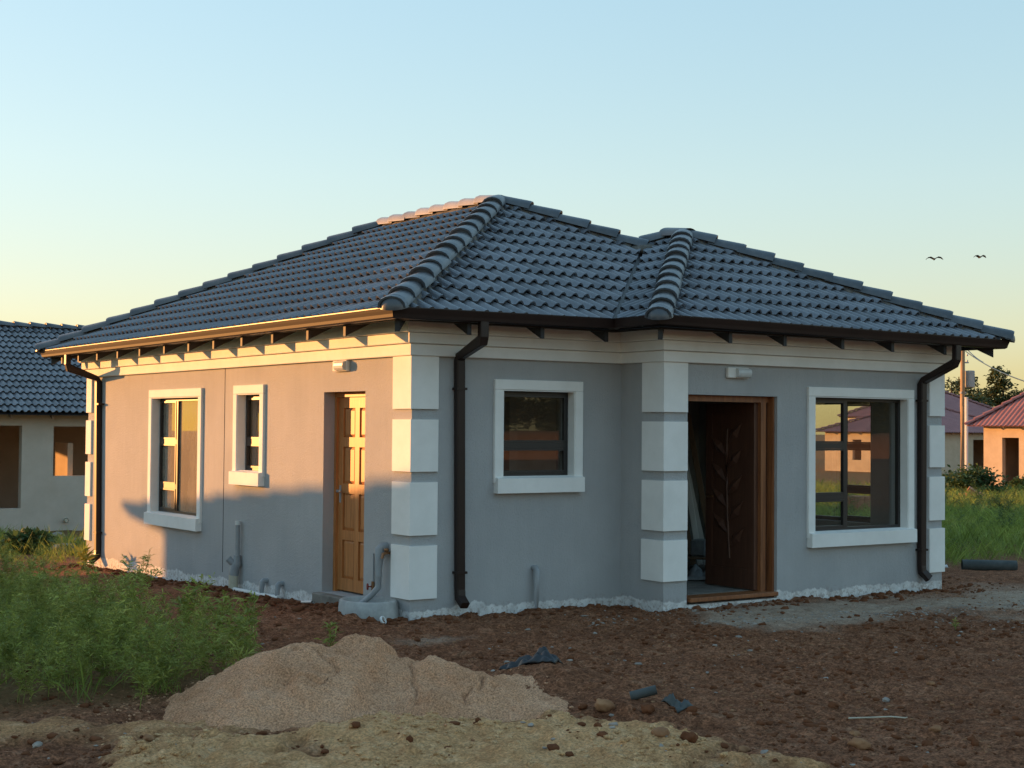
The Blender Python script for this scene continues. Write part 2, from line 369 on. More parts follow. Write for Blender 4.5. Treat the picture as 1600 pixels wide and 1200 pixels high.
gx = axis(-5.4, 7.4, .025, 900); gy = axis(-6.9, .6, .025, 900)
GX, GY = np.meshgrid(gx, gy); GZ = ground_h(GX, GY); nx, ny = len(gx), len(gy)
ii = np.arange(nx-1)[None, :]+np.arange(ny-1)[:, None]*nx
F = np.stack([ii, ii+1, ii+1+nx, ii+nx], -1).reshape(-1, 4)
me = npmesh('ground', np.stack([GX, GY, GZ], -1).reshape(-1, 3), F, 'soil', smooth=True)
za = me.color_attributes.new('zone', 'FLOAT_COLOR', 'POINT'); zc = np.ones((nx*ny, 4), np.float32)
zc[:, 0] = yellow_mask(GX, GY).ravel(); zc[:, 1] = dust_mask(GX, GY).ravel(); zc[:, 2] = (grass_zone(GX, GY)*.6).ravel()
za.data.foreach_set('color', zc.ravel())
tag(link('ground', me), kind='structure')
def gz(x, y): return float(ground_h(np.array([x]), np.array([y]))[0])

# ------------------------------------------------------------------ generic building pieces
def frameM(o, u, inw):
    u = Vector(u); i = Vector(inw); M = Matrix((u, i, Vector((0, 0, 1)))).transposed().to_4x4(); M.translation = o; return M
def slab(mb, M, length, z0, z1, th, holes=(), lo=0.):
    """wall panel in local frame: x along, y inward, z up; openings cut through with reveals"""
    us = sorted({lo, length, *[h[0] for h in holes], *[h[1] for h in holes]}); zs = sorted({z0, z1, *[h[2] for h in holes], *[h[3] for h in holes]})
    def hole(i, j):
        if i < 0 or j < 0 or i >= len(us)-1 or j >= len(zs)-1: return None
        uc = (us[i]+us[i+1])/2; zc_ = (zs[j]+zs[j+1])/2
        return any(h[0] < uc < h[1] and h[2] < zc_ < h[3] for h in holes)
    def q(*pts): mb.add([M @ Vector(p) for p in pts], [(0, 1, 2, 3)])
    for i in range(len(us)-1):
        for j in range(len(zs)-1):
            a, b, c, d = us[i], us[i+1], zs[j], zs[j+1]
            if hole(i, j):
                if hole(i-1, j) is False: q((a, 0, c), (a, th, c), (a, th, d), (a, 0, d))
                if hole(i+1, j) is False: q((b, 0, c), (b, 0, d), (b, th, d), (b, th, c))
                if hole(i, j-1) is False: q((a, 0, c), (b, 0, c), (b, th, c), (a, th, c))
                if hole(i, j+1) is False: q((a, 0, d), (a, th, d), (b, th, d), (b, 0, d))
            else:
                q((a, 0, c), (b, 0, c), (b, 0, d), (a, 0, d)); q((a, th, c), (a, th, d), (b, th, d), (b, th, c))
def ring(mb, corners, prof, closed=False, pairs=None):
    """corners: functions offset a -> (x, y); prof: list of (a, z); walls between successive corners"""
    n = len(corners); pairs = pairs or [(i, (i+1) % n) for i in range(n if closed else n-1)]
    for i, j in pairs:
        vs = []; k = len(prof)
        for f in (corners[i], corners[j]): vs += [(*f(a), z) for a, z in prof]
        mb.add(vs, [(t, (t+1) % k, k+(t+1) % k, k+t) for t in range(k)])
        if not closed: mb.add(vs[:k], [tuple(range(k))]); mb.add(vs[k:], [tuple(range(k))[::-1]])
def window(parent, M, wd, z0, z1, cols, gm='glass', surround=True, th=TH, name='window', fm='frame_metal', sw=.10, fdep=.085, ajar=0):
    f = .045; y0, y1 = fdep, fdep+.045; mb = MB()
    mb.box(0, y0, z0, f, y1, z1); mb.box(wd-f, y0, z0, wd, y1, z1); mb.box(f, y0+.001, z1-f, wd-f, y1-.001, z1); mb.box(f, y0+.001, z0, wd-f, y1-.001, z0+f)
    panes = []
    for n_, (a, b, trs) in enumerate(cols):
        if n_: mb.box(a-f/2, y0-.004, z0+f, a+f/2, y1, z1-f)
        lo, hi = (a+f/2 if n_ else f), (b-f/2 if n_ < len(cols)-1 else wd-f); zz = [z0+f, *trs, z1-f]
        for t in trs: mb.box(lo, y0-.006, t-.03, hi, y1-.003, t+.03)
        for k in range(len(zz)-1):
            p0, p1 = zz[k]+(.03 if k else 0), zz[k+1]-(.03 if k < len(zz)-2 else 0); panes.append((lo, hi, p0, p1))
            if trs:   # sash bead
                s = .022; yb = y0-.012
                mb.box(lo+.001, yb, p0+.001, lo+s, y0+.02, p1-.001); mb.box(hi-s, yb, p0+.001, hi-.001, y0+.02, p1-.001)
                mb.box(lo+s, yb+.002, p1-s, hi-s, y0+.02, p1-.001); mb.box(lo+s, yb+.002, p0+.001, hi-s, y0+.02, p0+s)
    o = mb.obj(name, fm, parent); o.matrix_local = M
    for a, b, c, d in panes:
        e = .002*random.uniform(-1, 1)
        g = MB().add([(a, y0+.024+e, c), (b, y0+.024-e, c), (b, y0+.024-e, d), (a, y0+.024+e, d)], [(0, 1, 2, 3)]).obj('pane', gm, o)
    if surround:
        s = MB(); e = .032
        s.bevbox(-sw, -e, z1, wd+sw, .012, z1+sw, .005)
        for a, b in ((-sw, -.0), (wd, wd+sw)): s.bevbox(a, -e, z0-.05, b, .012, z1-.001, .005)
        for a, b in ((0.002, .010), (wd-.010, wd-.002)): s.box(a, -e+.008, z0, b, y0-.001, z1-.002)     # painted reveals
        s.box(.010, -e+.008, z1-.010, wd-.010, y0-.001, z1-.002)
        s.obj('surround', 'trim', o)
        b = MB(); q = [(-e-.045, z0-.15), (.012, z0-.15), (.012, z0+.005), (y0-.002, z0+.012), (y0-.002, z0+.028), (-e-.045, z0-.004)]
        xa, xb = -sw*.9, wd+sw*.9
        b.add([(xa, a, c) for a, c in q[:3]]+[(xa, -.0, z0+.012), (xa, -e-.045, z0-.004)]+[(xb, a, c) for a, c in q[:3]]+[(xb, -.0, z0+.012), (xb, -e-.045, z0-.004)],
              [(4, 3, 2, 1, 0), (5, 6, 7, 8, 9), (0, 5, 9, 4), (4, 9, 8, 3), (0, 1, 6, 5), (3, 8, 7, 2)])
        b.box(.003, -.004, z0-.002, wd-.003, y0-.002, z0+.014)
        b.obj('sill', 'trim', o)
    return o

# roof tiles -------------------------------------------------------------
TW, TL = .30, .335
PROF = []
for k in range(2):
    PROF += [(k*.15, .0), (k*.15+.05, 0.)]+[(k*.15+.05+.095*i/6, .044*math.sin(math.pi*i/6)**.8) for i in range(1, 6)]
PROF.append((.297, 0.))
def tile_faces(wd=TW, ln=TL+.045):
    vs = [(u, 0, .052+h) for u, h in PROF]+[(u, ln, .008+h) for u, h in PROF]
    n = len(PROF); fs = [(i, i+1, n+i+1, n+i) for i in range(n-1)]
    o = len(vs); vs += [(u, 0, .052+h) for u, h in PROF]+[(u, .006, .052+h-.020) for u, h in PROF]
    fs2 = [(o+n+i, o+n+i+1, o+i+1, o+i) for i in range(n-1)]
    return vs, fs, fs2
TV, TF, TF2 = tile_faces()
def clip_poly(pts, hp):
    out = []
    for i in range(len(pts)):
        a, b = pts[i-1], pts[i]; da = hp(a); db = hp(b)
        if (da >= 0) != (db >= 0):
            t = da/(da-db); out.append(tuple(a[k]+(b[k]-a[k])*t for k in range(3)))
        if db >= 0: out.append(b)
    return out
def tile_face(parent, O, U, V, poly, selector, rest, mat='roof_tile', mesh0=None):
    """lay tiles on the sloping face; poly convex CCW in (u, v). selector(centre) -> own object, else into rest MB"""
    O, U, V = Vector(O), Vector(U).normalized(), Vector(V).normalized(); N = U.cross(V)
    B = Matrix((U, V, N)).transposed().to_4x4()
    hps = []
    for i in range(len(poly)):
        (x0, y0), (x1, y1) = poly[i], poly[(i+1) % len(poly)]
        l = math.hypot(x1-x0, y1-y0); nx_, ny_ = -(y1-y0)/l, (x1-x0)/l
        if abs(ny_) > .999 and abs(y0) < 1e-6: continue     # eave edge: tiles overhang
        hps.append(lambda p, a=nx_, b=ny_, c=x0, d=y0: (p[0]-c)*a+(p[1]-d)*b)
    us = [p[0] for p in poly]; vs_ = [p[1] for p in poly]
    j = 0; v = .012
    while v < max(vs_):
        u = math.floor(min(us)/TW)*TW
        while u < max(us):
            cen = (u+TW/2, v+TL/2)
            crn = [(u, v), (u+TW, v), (u, v+TL+.045), (u+TW, v+TL+.045)]
            ds = [[h(c) for c in crn] for h in hps]
            if all(max(d) > .01 for d in ds):
                full = all(min(d) >= 0 for d in ds); sel = selector(O+U*cen[0]+V*cen[1])
                M = B.copy(); M.translation = O+U*u+V*v+N*random.uniform(-.003, .003)
                if full and sel:
                    o = link('tile', mesh0, parent); o.matrix_local = M @ Matrix.Rotation(random.uniform(-.006, .006), 4, 'Y') @ Matrix.Rotation(random.uniform(-.007, .007), 4, 'X')
                else:
                    mb = MB() if sel else rest
                    for fs, smo in ((TF, True), (TF2, False)):
                        for f in fs:
                            pts = [TV[k] for k in f]
                            if not full:
                                for h in hps:
                                    pts = clip_poly(pts, lambda p, h=h: h((p[0]+u, p[1]+v)))
                                    if len(pts) < 3: break
                            if len(pts) >= 3: mb.add([M @ Vector(p) for p in pts] if not sel else pts, [tuple(range(len(pts)))], smo)
                    if sel and mb.f: mb.obj('tile', mat, parent).matrix_local = M
            u += TW
        v += TL
CAPN = 9
def cap_mesh(mat):
    mb = MB(); ln = .44; rings = []
    prof = lambda k, w_, h_: [(-w_*math.cos(math.pi*i/(CAPN-1)), h_*math.sin(math.pi*i/(CAPN-1))**.85+k) for i in range(CAPN)]
    for y, k, w_, h_ in ((0, .012, .132, .112), (.03, .012, .134, .114), (ln, -.012, .118, .088)): rings.append([(x, y, z) for x, z in prof(k, w_, h_)])
    mb.add(rings[0]+rings[1]+rings[2], [(r*CAPN+i, r*CAPN+i+1, (r+1)*CAPN+i+1, (r+1)*CAPN+i) for r in (0, 1) for i in range(CAPN-1)], True)
    inn = [(x, 0.003, z) for x, z in prof(.012, .112, .092)]
    mb.add(rings[0]+inn, [(i+1, i, CAPN+i, CAPN+i+1) for i in range(CAPN-1)])
    mb.add([(x, .02, z) for x, z in prof(.012, .112, .092)], [tuple(range(CAPN))])   # mortar plug
    return mb.mesh('ridge_tile', mat)
def caps(parent, a, b, mesh, lift=.055, step=.375, name='ridge_tile', sel=None):
    """row of ridge tiles from low end a to high end b"""
    a, b = Vector(a), Vector(b); d = b-a; n = max(1, round(d.length/step)); s = d.length/n; d.normalize()
    sd = d.cross(Vector((0, 0, 1))).normalized(); u_ = sd.cross(d)
    for i in range(n):
        M = Matrix((sd, d, u_)).transposed().to_4x4(); M.translation = a+d*(s*i-.02)+u_*(lift+random.uniform(-.006, .008))+sd*random.uniform(-.008, .008)
        o = link(name, mesh, parent); o.matrix_local = M @ Matrix.Rotation(random.uniform(-.025, .025), 4, 'Z') @ Matrix.Rotation(random.uniform(-.02, .02), 4, 'Y')
def bedding(mb, a, b, wd=.155, h=.045, seed=0):
    a, b = Vector(a), Vector(b); a = a+(b-a).normalized()*.16; d = b-a; n = int(d.length/.05); sd = d.cross(Vector((0, 0, 1))).normalized(); u_ = sd.cross(d.normalized())
    cols = 9; vs = []
    for i in range(n+1):
        p = a+d*(i/n)
        for j in range(cols):
            t = j/(cols-1)*2-1; w_ = wd*(1+.28*(float(fbm(i*.31, j*.5+seed, 3, seed))-.5)*2)
            k = h+.055*(1-abs(t))-(abs(t)**3)*.11+.03*(float(fbm(i*.7+9, j*1.3+seed, 2, seed+3))-.5)
            vs.append(p+sd*t*w_+u_*(k-.0))
    mb.add(vs, [(i*cols+j, i*cols+j+1, (i+1)*cols+j+1, (i+1)*cols+j) for i in range(n) for j in range(cols-1)], True)

# ------------------------------------------------------------------ the grey house
house = thing('grey_house', 'new grey plastered house with white corner blocks and dark tiled hip roof', 'house')
LF = lambda y: frameM((0, y, 0), (0, -1, 0), (1, 0, 0))      # left wall, u runs towards the near corner
FF = lambda x, y=0: frameM((x, y, 0), (1, 0, 0), (0, 1, 0))
RF = lambda y: frameM((W2, y, 0), (0, 1, 0), (-1, 0, 0))
ZT = 2.80
mb = MB()
slab(mb, LF(L_), L_, -.55, ZT, TH, [(L_-6.49, L_-4.98, .68, 2.165), (L_-3.86, L_-3.255, 1.285, 2.175), (L_-1.765, L_-.892, FLOOR, 2.165)])
slab(mb, FF(0), W1, -.45, ZT, TH, [(1.03, 1.92, 1.318, 2.185)], lo=.0)
slab(mb, frameM((W1, 0, 0), (0, -1, 0), (1, 0, 0)), D_, -.45, ZT, TH)
slab(mb, FF(W1, -D_), W2-W1, -.45, ZT, TH, [(2.852-W1, 4.125-W1, .03, 2.165), (4.67-W1, 6.19-W1, .695, 2.18)])
slab(mb, RF(-D_), YB+D_, -.55, ZT, TH, [(.2+D_, 1.7+D_, .695, 2.18)])
slab(mb, frameM((W2, YB, 0), (-1, 0, 0), (0, -1, 0)), W2-WM, -.55, ZT, TH)
slab(mb, frameM((WM, YB, 0), (0, 1, 0), (-1, 0, 0)), L_-YB, -.6, ZT, TH, [(1.5, 2.7, 1.0, 2.165)])
slab(mb, frameM((WM, L_, 0), (-1, 0, 0), (0, -1, 0)), WM, -.7, ZT, TH, [(1.2, 2.4, 1.0, 2.165), (3.6, 4.6, 1.0, 2.165)])
mb.obj('wall', 'plaster_grey', house)
# interior
mb = MB(); mb.box(TH+.002, TH+.002, -.1, WM-TH-.002, L_-TH-.002, FLOOR); mb.box(W1+TH+.002, -D_+TH+.002, -.1, W2-TH-.002, TH+.001, FLOOR-.001); mb.box(WM-TH-.001, TH+.002, -.1, W2-TH-.002, YB-TH-.002, FLOOR-.002)
mb.obj('floor_slab', 'slab', house)
mb = MB(); mb.box(TH+.003, 3.25, FLOOR-.01, W2-TH-.003, 3.36, 2.52); mb.box(2.52, TH+.003, FLOOR-.01, 2.63, 1.1, 2.52); mb.box(2.52, 2.0, FLOOR-.01, 2.63, 3.249, 2.52)
mb.box(TH+.001, TH+.004, FLOOR+.001, TH+.012, .88, 2.5); mb.box(W2-TH-.012, 1.72, FLOOR+.001, W2-TH-.001, 3.249, 2.5); mb.box(W2-TH-.012, -D_+TH+.002, FLOOR+.001, W2-TH-.001, .19, 2.5)
mb.box(W2-TH-.012, .19, FLOOR+.001, W2-TH-.001, 1.72, .69); mb.box(W2-TH-.012, .19, 2.185, W2-TH-.001, 1.72, 2.5)
mb.obj('inner_wall', 'interior', house)
mb = MB(); mb.box(TH+.002, TH+.002, 2.52, WM-TH-.002, L_-TH-.002, 2.55); mb.box(W1+TH+.002, -D_+TH+.002, 2.521, W2-TH-.002, TH+.001, 2.551); mb.box(WM-TH-.001, TH+.002, 2.522, W2-TH-.002, YB-TH-.002, 2.552)
mb.obj('ceiling', 'ceiling', house)
# hairline movement joint in the plaster of the left wall
mb = MB(); mb.box(-.0015, 4.250, .09, .004, 4.262, ZC); mb.obj('movement_joint', 'black_hole', house)
# cornice of three stepping bands
CN = [lambda a: (-a, L_+a), lambda a: (-a, -a), lambda a: (W1-a, -a), lambda a: (W1-a, -D_-a), lambda a: (W2+a, -D_-a), lambda a: (W2+a, YB+a), lambda a: (WM+a, YB+a), lambda a: (WM+a, L_+a)]
for z0, z1, a in ((ZC, 2.598, .048), (2.600, 2.700, .085), (2.702, 2.83, .118)):
    mb = MB(); ring(mb, CN, [(-.02, z0), (a-.006, z0), (a, z0+.006), (a, z1-.006), (a-.005, z1), (-.02, z1)], True); mb.obj('cornice_band', 'trim', house)
# quoin blocks
def quoin(cx_, cy_, sx, sy, wa, wb, z0, z1):
    """L-shaped block at a convex corner; sx/sy point into the walls; wa along x, wb along y"""
    e = .026; b = .006; mb = MB()
    out = [(cx_+sx*wa, cy_-sy*(e-b)), (cx_+sx*(wa-b), cy_-sy*e), (cx_-sx*e, cy_-sy*e), (cx_-sx*e, cy_+sy*(wb-b)), (cx_-sx*(e-b), cy_+sy*wb), (cx_+sx*.01, cy_+sy*wb), (cx_+sx*.01, cy_+sy*.01), (cx_+sx*wa, cy_+sy*.01)]
    n = len(out); vs = [(*p, z0) for p in out]+[(*p, z1) for p in out]
    mb.add(vs, [(i, (i+1) % n, n+(i+1) % n, n+i) for i in range(n)]+[tuple(range(n)), tuple(range(n, 2*n))])
    mb.obj('quoin_block', 'trim', house)
J = lambda: random.uniform(-.004, .004)
for z0, z1 in ((1.982, ZC-.001), (1.388, 1.882), (.788, 1.288), (.188, .689)):
    quoin(0, 0, 1, 1, .288+J(), .324+J(), z0, z1)
    quoin(W1, -D_, 1, 1, .300, .322+J(), z0 if z0 > .3 else .283, z1+.004)
    quoin(W2, -D_, -1, 1, .245+J(), .3, z0-.01 if z0 < 1 else z0+.004, z1+.0005 if z1 > 2 else z1-.004)
    quoin(0, L_, 1, -1, .3, .19+J(), z0-.03 if z0 < .3 else z0, z1-.012 if z1 < 2 else z1)
# windows
window(house, LF(6.49), 1.51, .68, 2.165, [(0, .60, [1.03, 1.60]), (.60, 1.51, [])], 'glass_dusty')
window(house, LF(3.86), .605, 1.285, 2.175, [(0, .605, [1.63])])
window(house, FF(1.03), .89, 1.318, 2.185, [(0, .89, [1.635])])
window(house, FF(4.67, -D_), 1.52, .695, 2.18, [(0, .60, [1.075, 1.64]), (.60, 1.52, [])])
window(house, RF(.2), 1.5, .695, 2.18, [(0, .54, [1.09, 1.62]), (.54, 1.5, [])])
window(house, frameM((WM, YB+1.5, 0), (0, 1, 0), (-1, 0, 0)), 1.2, 1.0, 2.165, [(0, .6, [1.6]), (.6, 1.2, [])])
window(house, frameM((WM-1.2, L_, 0), (-1, 0, 0), (0, -1, 0)), 1.2, 1.0, 2.165, [(0, .6, [1.6]), (.6, 1.2, [])])
window(house, frameM((WM-3.6, L_, 0), (-1, 0, 0), (0, -1, 0)), 1.0, 1.0, 2.165, [(0, .5, [1.6]), (.5, 1., [])])
# side door: pine, two columns of four panels, deep in its reveal
M = LF(1.765); wd = .873; yd = .155
fr = MB(); fr.box(0.001, yd-.03, FLOOR, .045, yd+.07, 2.164); fr.box(wd-.045, yd-.03, FLOOR, wd-.001, yd+.07, 2.164); fr.box(.045, yd-.029, 2.115, wd-.045, yd+.069, 2.164)
dm = MB(); x0, x1 = .048, wd-.048; st = .095; rows = [FLOOR+.02, FLOOR+.145, .69, 1.17, 1.65, 2.112]
dm.box(x0, yd, rows[0], x0+st, yd+.04, rows[-1]); dm.box(x1-st, yd, rows[0], x1, yd+.04, rows[-1]); xm = (x0+x1)/2
dm.box(x0+st, yd+.0005, rows[0], x1-st, yd+.0395, rows[1])
dm.box(x0+st, yd+.0005, rows[-1]-.11, x1-st, yd+.0395, rows[-1])
for z in rows[2:5]: dm.box(x0+st, yd+.0005, z-.05, x1-st, yd+.0395, z+.05)
zs = [rows[1], *[q for z in rows[2:5] for q in (z-.05, z+.05)], rows[-1]-.11]
for a, b in zip(zs[::2], zs[1::2]): dm.box(xm-.045, yd+.001, a, xm+.045, yd+.039, b)
dr = dm.obj('door', 'pine', house); dr.matrix_local = M
dr['label'] = 'pine side door with eight raised panels'
fr.obj('door_frame', 'pine', dr)
for a, b in zip(zs[::2], zs[1::2]):
    for u0, u1 in ((x0+st, xm-.045), (xm+.045, x1-st)):
        p = MB(); e = .03
        p.add([(u0, yd+.024, a), (u1, yd+.024, a), (u1, yd+.024, b), (u0, yd+.024, b), (u0+e, yd+.010, a+e), (u1-e, yd+.010, a+e), (u1-e, yd+.010, b-e), (u0+e, yd+.010, b-e)],
              [(0, 1, 5, 4), (1, 2, 6, 5), (2, 3, 7, 6), (3, 0, 4, 7), (4, 5, 6, 7)]); p.obj('panel', 'pine', dr)
h = MB(); h.box(x0+.03, yd-.006, 1.02, x0+.065, yd-.0005, 1.2); h.tube([(x0+.048, yd-.004, 1.14), (x0+.048, yd-.045, 1.14), (x0+.14, yd-.05, 1.14)], .008, 8); h.obj('handle', 'steel_grey', dr)
mb = MB(); mb.bevbox(-.10, .86, -.06, TH, 1.80, FLOOR-.005, .012); mb.obj('door_step', 'slab', house)
# front door: carved leaf swung inwards, hardwood frame and threshold
M = FF(2.852, -D_); wd = 1.273; yd = .10
fr = MB(); fr.box(.001, yd, .03, .055, yd+.10, 2.163); fr.box(wd-.026, yd-.06, .03, wd-.002, yd+.09, 2.163); fr.box(wd-.146, yd-.005, .06, wd-.075, yd+.10, 2.10); fr.box(.055, yd-.002, 2.10, wd-.026, yd+.10, 2.163)
fo = fr.obj('door', 'meranti', house); fo.matrix_local = M; fo['label'] = 'hardwood front door frame with carved leaf standing open'
t_ = MB(); t_.bevbox(.03, -.03, .055, wd-.001, yd+.12, .098, .006); t_.obj('threshold', 'meranti', fo)
lf = MB(); hx = wd-.148; hy = yd+.04; lw = .755; tk = .042
lf.box(hx-tk, hy, .112, hx, hy+lw, 2.095)
lf.box(wd-.075, yd+.03, .06, wd-.026, yd+.06, 2.10); lo_ = lf.obj('door_leaf', 'dark_door', fo)
cv = MB(); xf = hx-tk
for y0, y1, z0, z1 in ((hy, hy+.10, .112, 2.095), (hy+lw-.10, hy+lw, .112, 2.095)): cv.box(xf-.012, y0+.0005, z0, xf+.001, y1-.0005, z1)
for z0, z1 in ((.112, .32), (1.985, 2.095)): cv.box(xf-.0115, hy+.1, z0, xf+.001, hy+lw-.1, z1)
stem = [(xf-.006, hy+lw/2+.05*math.sin(t*2.2), .42+t*1.4) for t in np.linspace(0, 1, 12)]; cv.tube(stem, .014, 6)
for k in range(9):
    t = .08+k*.1; b = Vector((xf-.004, hy+lw/2+.05*math.sin(t*2.2), .42+t*1.4)); s_ = 1 if k % 2 else -1
    tip = b+Vector((-.010, s_*.24, .23)); mid = (b+tip)/2; nrm = Vector((0, -(tip-b).z, (tip-b).y)).normalized()
    cv.add([b, mid+nrm*.062, tip, mid-nrm*.062, mid+Vector((-.034, 0, 0))], [(0, 1, 4), (1, 2, 4), (2, 3, 4), (3, 0, 4)])
    cv.tube([b, b+Vector((-.01, s_*.07, .10)), tip], .006, 5)
cv.obj('door_leaf', 'dark_door', fo)
h = MB(); h.tube([(xf-.01, hy+lw-.06, 1.08), (xf-.05, hy+lw-.06, 1.08), (xf-.055, hy+lw-.16, 1.08)], .009, 8); h.obj('handle', 'brass', fo)

# roof ----------------------------------------------------------------
CA = math.cos(math.atan(T)); UPR = Vector((0, CA, T*CA)); UPL = Vector((CA, 0, T*CA)); UPRt = Vector((-CA, 0, T*CA)); UPB = Vector((0, -CA, T*CA))
E0 = -EO; yr2 = 1.75
roofpts = {
 'front': ((E0, E0, ZE), (1, 0, 0), UPR, [(0, 0), (W1-.06, 0), (W1+2.329-.06, 2.329/CA), (MX+EO, (MX+EO)/CA)]),
 'wleft': ((W1-EO, -D_-EO, ZE), (0, -1, 0), UPL, None),
 'wfront': ((W1-EO, -D_-EO, ZE), (1, 0, 0), UPR, [(0, 0), (W2-W1+2*EO, 0), ((W2-W1)/2+EO, ((W2-W1)/2+EO)/CA)]),
 'left': ((E0, L_+EO, ZE), (0, -1, 0), UPL, [(0, 0), (L_+2*EO, 0), (L_+EO-MX, (MX+EO)/CA), (MX+EO, (MX+EO)/CA)]),
 'right': ((WM+EO, E0, ZE), (0, 1, 0), UPRt, [(YB, 0), (L_+2*EO, 0), (L_+EO-MX, (MX+EO)/CA), (MX+EO, (MX+EO)/CA), (2.45, 2.45/CA)]),
 'back': ((WM+EO, L_+EO, ZE), (-1, 0, 0), UPB, [(0, 0), (WM+2*EO, 0), (MX+EO, (MX+EO)/CA)]),
 'wright': ((W2+EO, -D_-EO, ZE), (0, 1, 0), UPRt, [(0, 0), (YB+D_+EO, 0), (yr2+.9+D_+EO, 1.75/CA), (yr2+D_+EO, 2.651/CA), (YP+D_+EO, 2.651/CA)]),
}
# wing left face, u measured towards the camera (-y) from y0
y0_ = -D_-EO
roofpts['wleft'] = ((W1-EO, 2.2, ZE), (0, -1, 0), UPL, [(2.2-E0+.06, 0), (2.2-y0_, 0), (2.2-YP, 2.651/CA), (2.2-yr2, 2.651/CA), (2.2-1.94+.06, 2.46/CA)])
deck = MB()
for k, (O, U, V, poly) in roofpts.items():
    O, U, V = Vector(O), Vector(U), Vector(V); N = U.cross(V)
    deck.add([O+U*a+V*b-N*.004 for a, b in poly], [tuple(range(len(poly)))]); deck.add([O+U*a+V*b-N*.03 for a, b in poly], [tuple(range(len(poly)))[::-1]])
roof = deck.obj('roof', 'rafter_paint', house)
tm = MB(); tm.add(TV, TF, True); tm.add(TV, [], False); tm.f += TF2; tm.sm += [False]*len(TF2)
TILE = MB(); TILE.v = list(TV); TILE.f = [*TF, *TF2]; TILE.sm = [True]*len(TF)+[False]*len(TF2); TILEM = TILE.mesh('tile', 'roof_tile')
rest = MB(); yes = lambda c: True; no = lambda c: False
for k in ('front', 'wfront', 'wleft'): tile_face(roof, *roofpts[k], yes, rest, mesh0=TILEM)
cnt = sum(1 for o in roof.children)
tile_face(roof, *roofpts['left'], lambda c: c.y+1.35*c.z < 6.6, rest, mesh0=TILEM)
for k in ('right', 'back', 'wright'): tile_face(roof, *roofpts[k], no, rest)
print('tiles front', cnt, 'all', len(roof.children))
tag(rest.obj('tile_field', 'roof_tile', roof), kind='stuff')
CAP = cap_mesh('cap_tile'); CAPD = cap_mesh('cap_dusty')
zr = ZE+T*(MX+EO); zw = ZE+T*2.651
APX = (MX, MX, zr); WPK = (WC, YP, zw)
hips = [((E0, E0, ZE), APX), ((E0, L_+EO, ZE), (MX, L_-MX, zr)), ((4.35, 1.81, ZE+T*2.329), APX), ((W1-EO, y0_, ZE), WPK), ((W2+EO, y0_, ZE), WPK),
        ((WM+EO, L_+EO, ZE), (MX, L_-MX, zr)), ((WC+.8, yr2+.8, zw-T*.8), (WC, yr2, zw)), ((WC-.19, yr2+.19, zw-T*.19), (WC, yr2, zw))]
bd = MB()
for i, (a, b) in enumerate(hips): caps(roof, a, b, CAP); bedding(bd, a, b, seed=i)
caps(roof, (WC, yr2, zw), WPK, CAP); bedding(bd, (WC, yr2, zw), WPK, seed=9)
caps(roof, (MX, L_-MX, zr), APX, CAPD); bedding(bd, (MX, L_-MX, zr), APX, seed=11)
bd.obj('mortar_bedding', 'mortar', roof)
pv = IV3_(); vs = [(4.37+.20*a, 1.83+.20*b, ZE+T*2.329+.035+.09*c) for a, b, c in pv[0]]
MB().add(vs, [tuple(f) for f in pv[1]], True).obj('mortar_bedding', 'mortar', roof)
# starter ends at the eaves
for (a, b) in hips[:2]+hips[3:5]:
    a, b = Vector(a), Vector(b); d = (b-a).normalized(); sd = d.cross(Vector((0, 0, 1))).normalized(); u_ = sd.cross(d); s = MB()
    vs = []; R_ = 5
    for j in range(R_+1):
        ph = j/R_*math.pi/2; k = math.cos(ph)
        for i in range(CAPN): t = math.pi*i/(CAPN-1); vs.append(a+d*(.06-.13*math.sin(ph))+sd*(-.135*k*math.cos(t))+u_*(.055+.122*k*math.sin(t)))
    s.add(vs, [(j*CAPN+i+1, j*CAPN+i, (j+1)*CAPN+i, (j+1)*CAPN+i+1) for j in range(R_) for i in range(CAPN-1)], True); s.obj('ridge_tile', 'cap_tile', roof)
# valley flashing
va, vb = Vector((W1-EO, E0, ZE+.006)), Vector((4.35, 1.81, ZE+T*2.329+.006)); s = MB(); sd = Vector((1, -1, 0)).normalized()*.07
s.add([va-sd+Vector((0, 0, .03)), va, va+sd+Vector((0, 0, .03)), vb-sd+Vector((0, 0, .03)), vb, vb+sd+Vector((0, 0, .03))], [(0, 1, 4, 3), (1, 2, 5, 4)]); s.obj('valley_flashing', 'frame_metal', roof)
# fascia and gutters
ring_f = MB(); ring(ring_f, CN, [(.40, 2.775), (.425, 2.775), (.425, 2.865), (.40, 2.865)], True); ring_f.obj('fascia', 'rafter_paint', house)
GP = [(0, .104), (0, 0), (.07, 0), (.088, .012), (.094, .04), (.104, .07), (.112, .096), (.112, .104), (.104, .104), (.098, .092), (.086, .055), (.08, .02), (.066, .006), (.006, .006), (.006, .104)]
def gutter(i, j, za, zb):
    mb = MB(); k = len(GP); vs = []
    for f, z in ((CN[i], za), (CN[j], zb)): vs += [(*f(.434+a), z+b) for a, b in GP]
    mb.add(vs, [(t, (t+1) % k, k+(t+1) % k, k+t) for t in range(k)]); mb.add(vs[:k], [tuple(range(k))]); mb.add(vs[k:], [tuple(range(k))[::-1]])
    return mb.obj('gutter', 'bronze', house)
gutter(0, 1, 2.772, 2.784); gutter(1, 2, 2.784, 2.80); gutter(2, 3, 2.80, 2.806); gutter(3, 4, 2.806, 2.772); gutter(4, 5, 2.772, 2.79); gutter(0, 7, 2.772, 2.79)
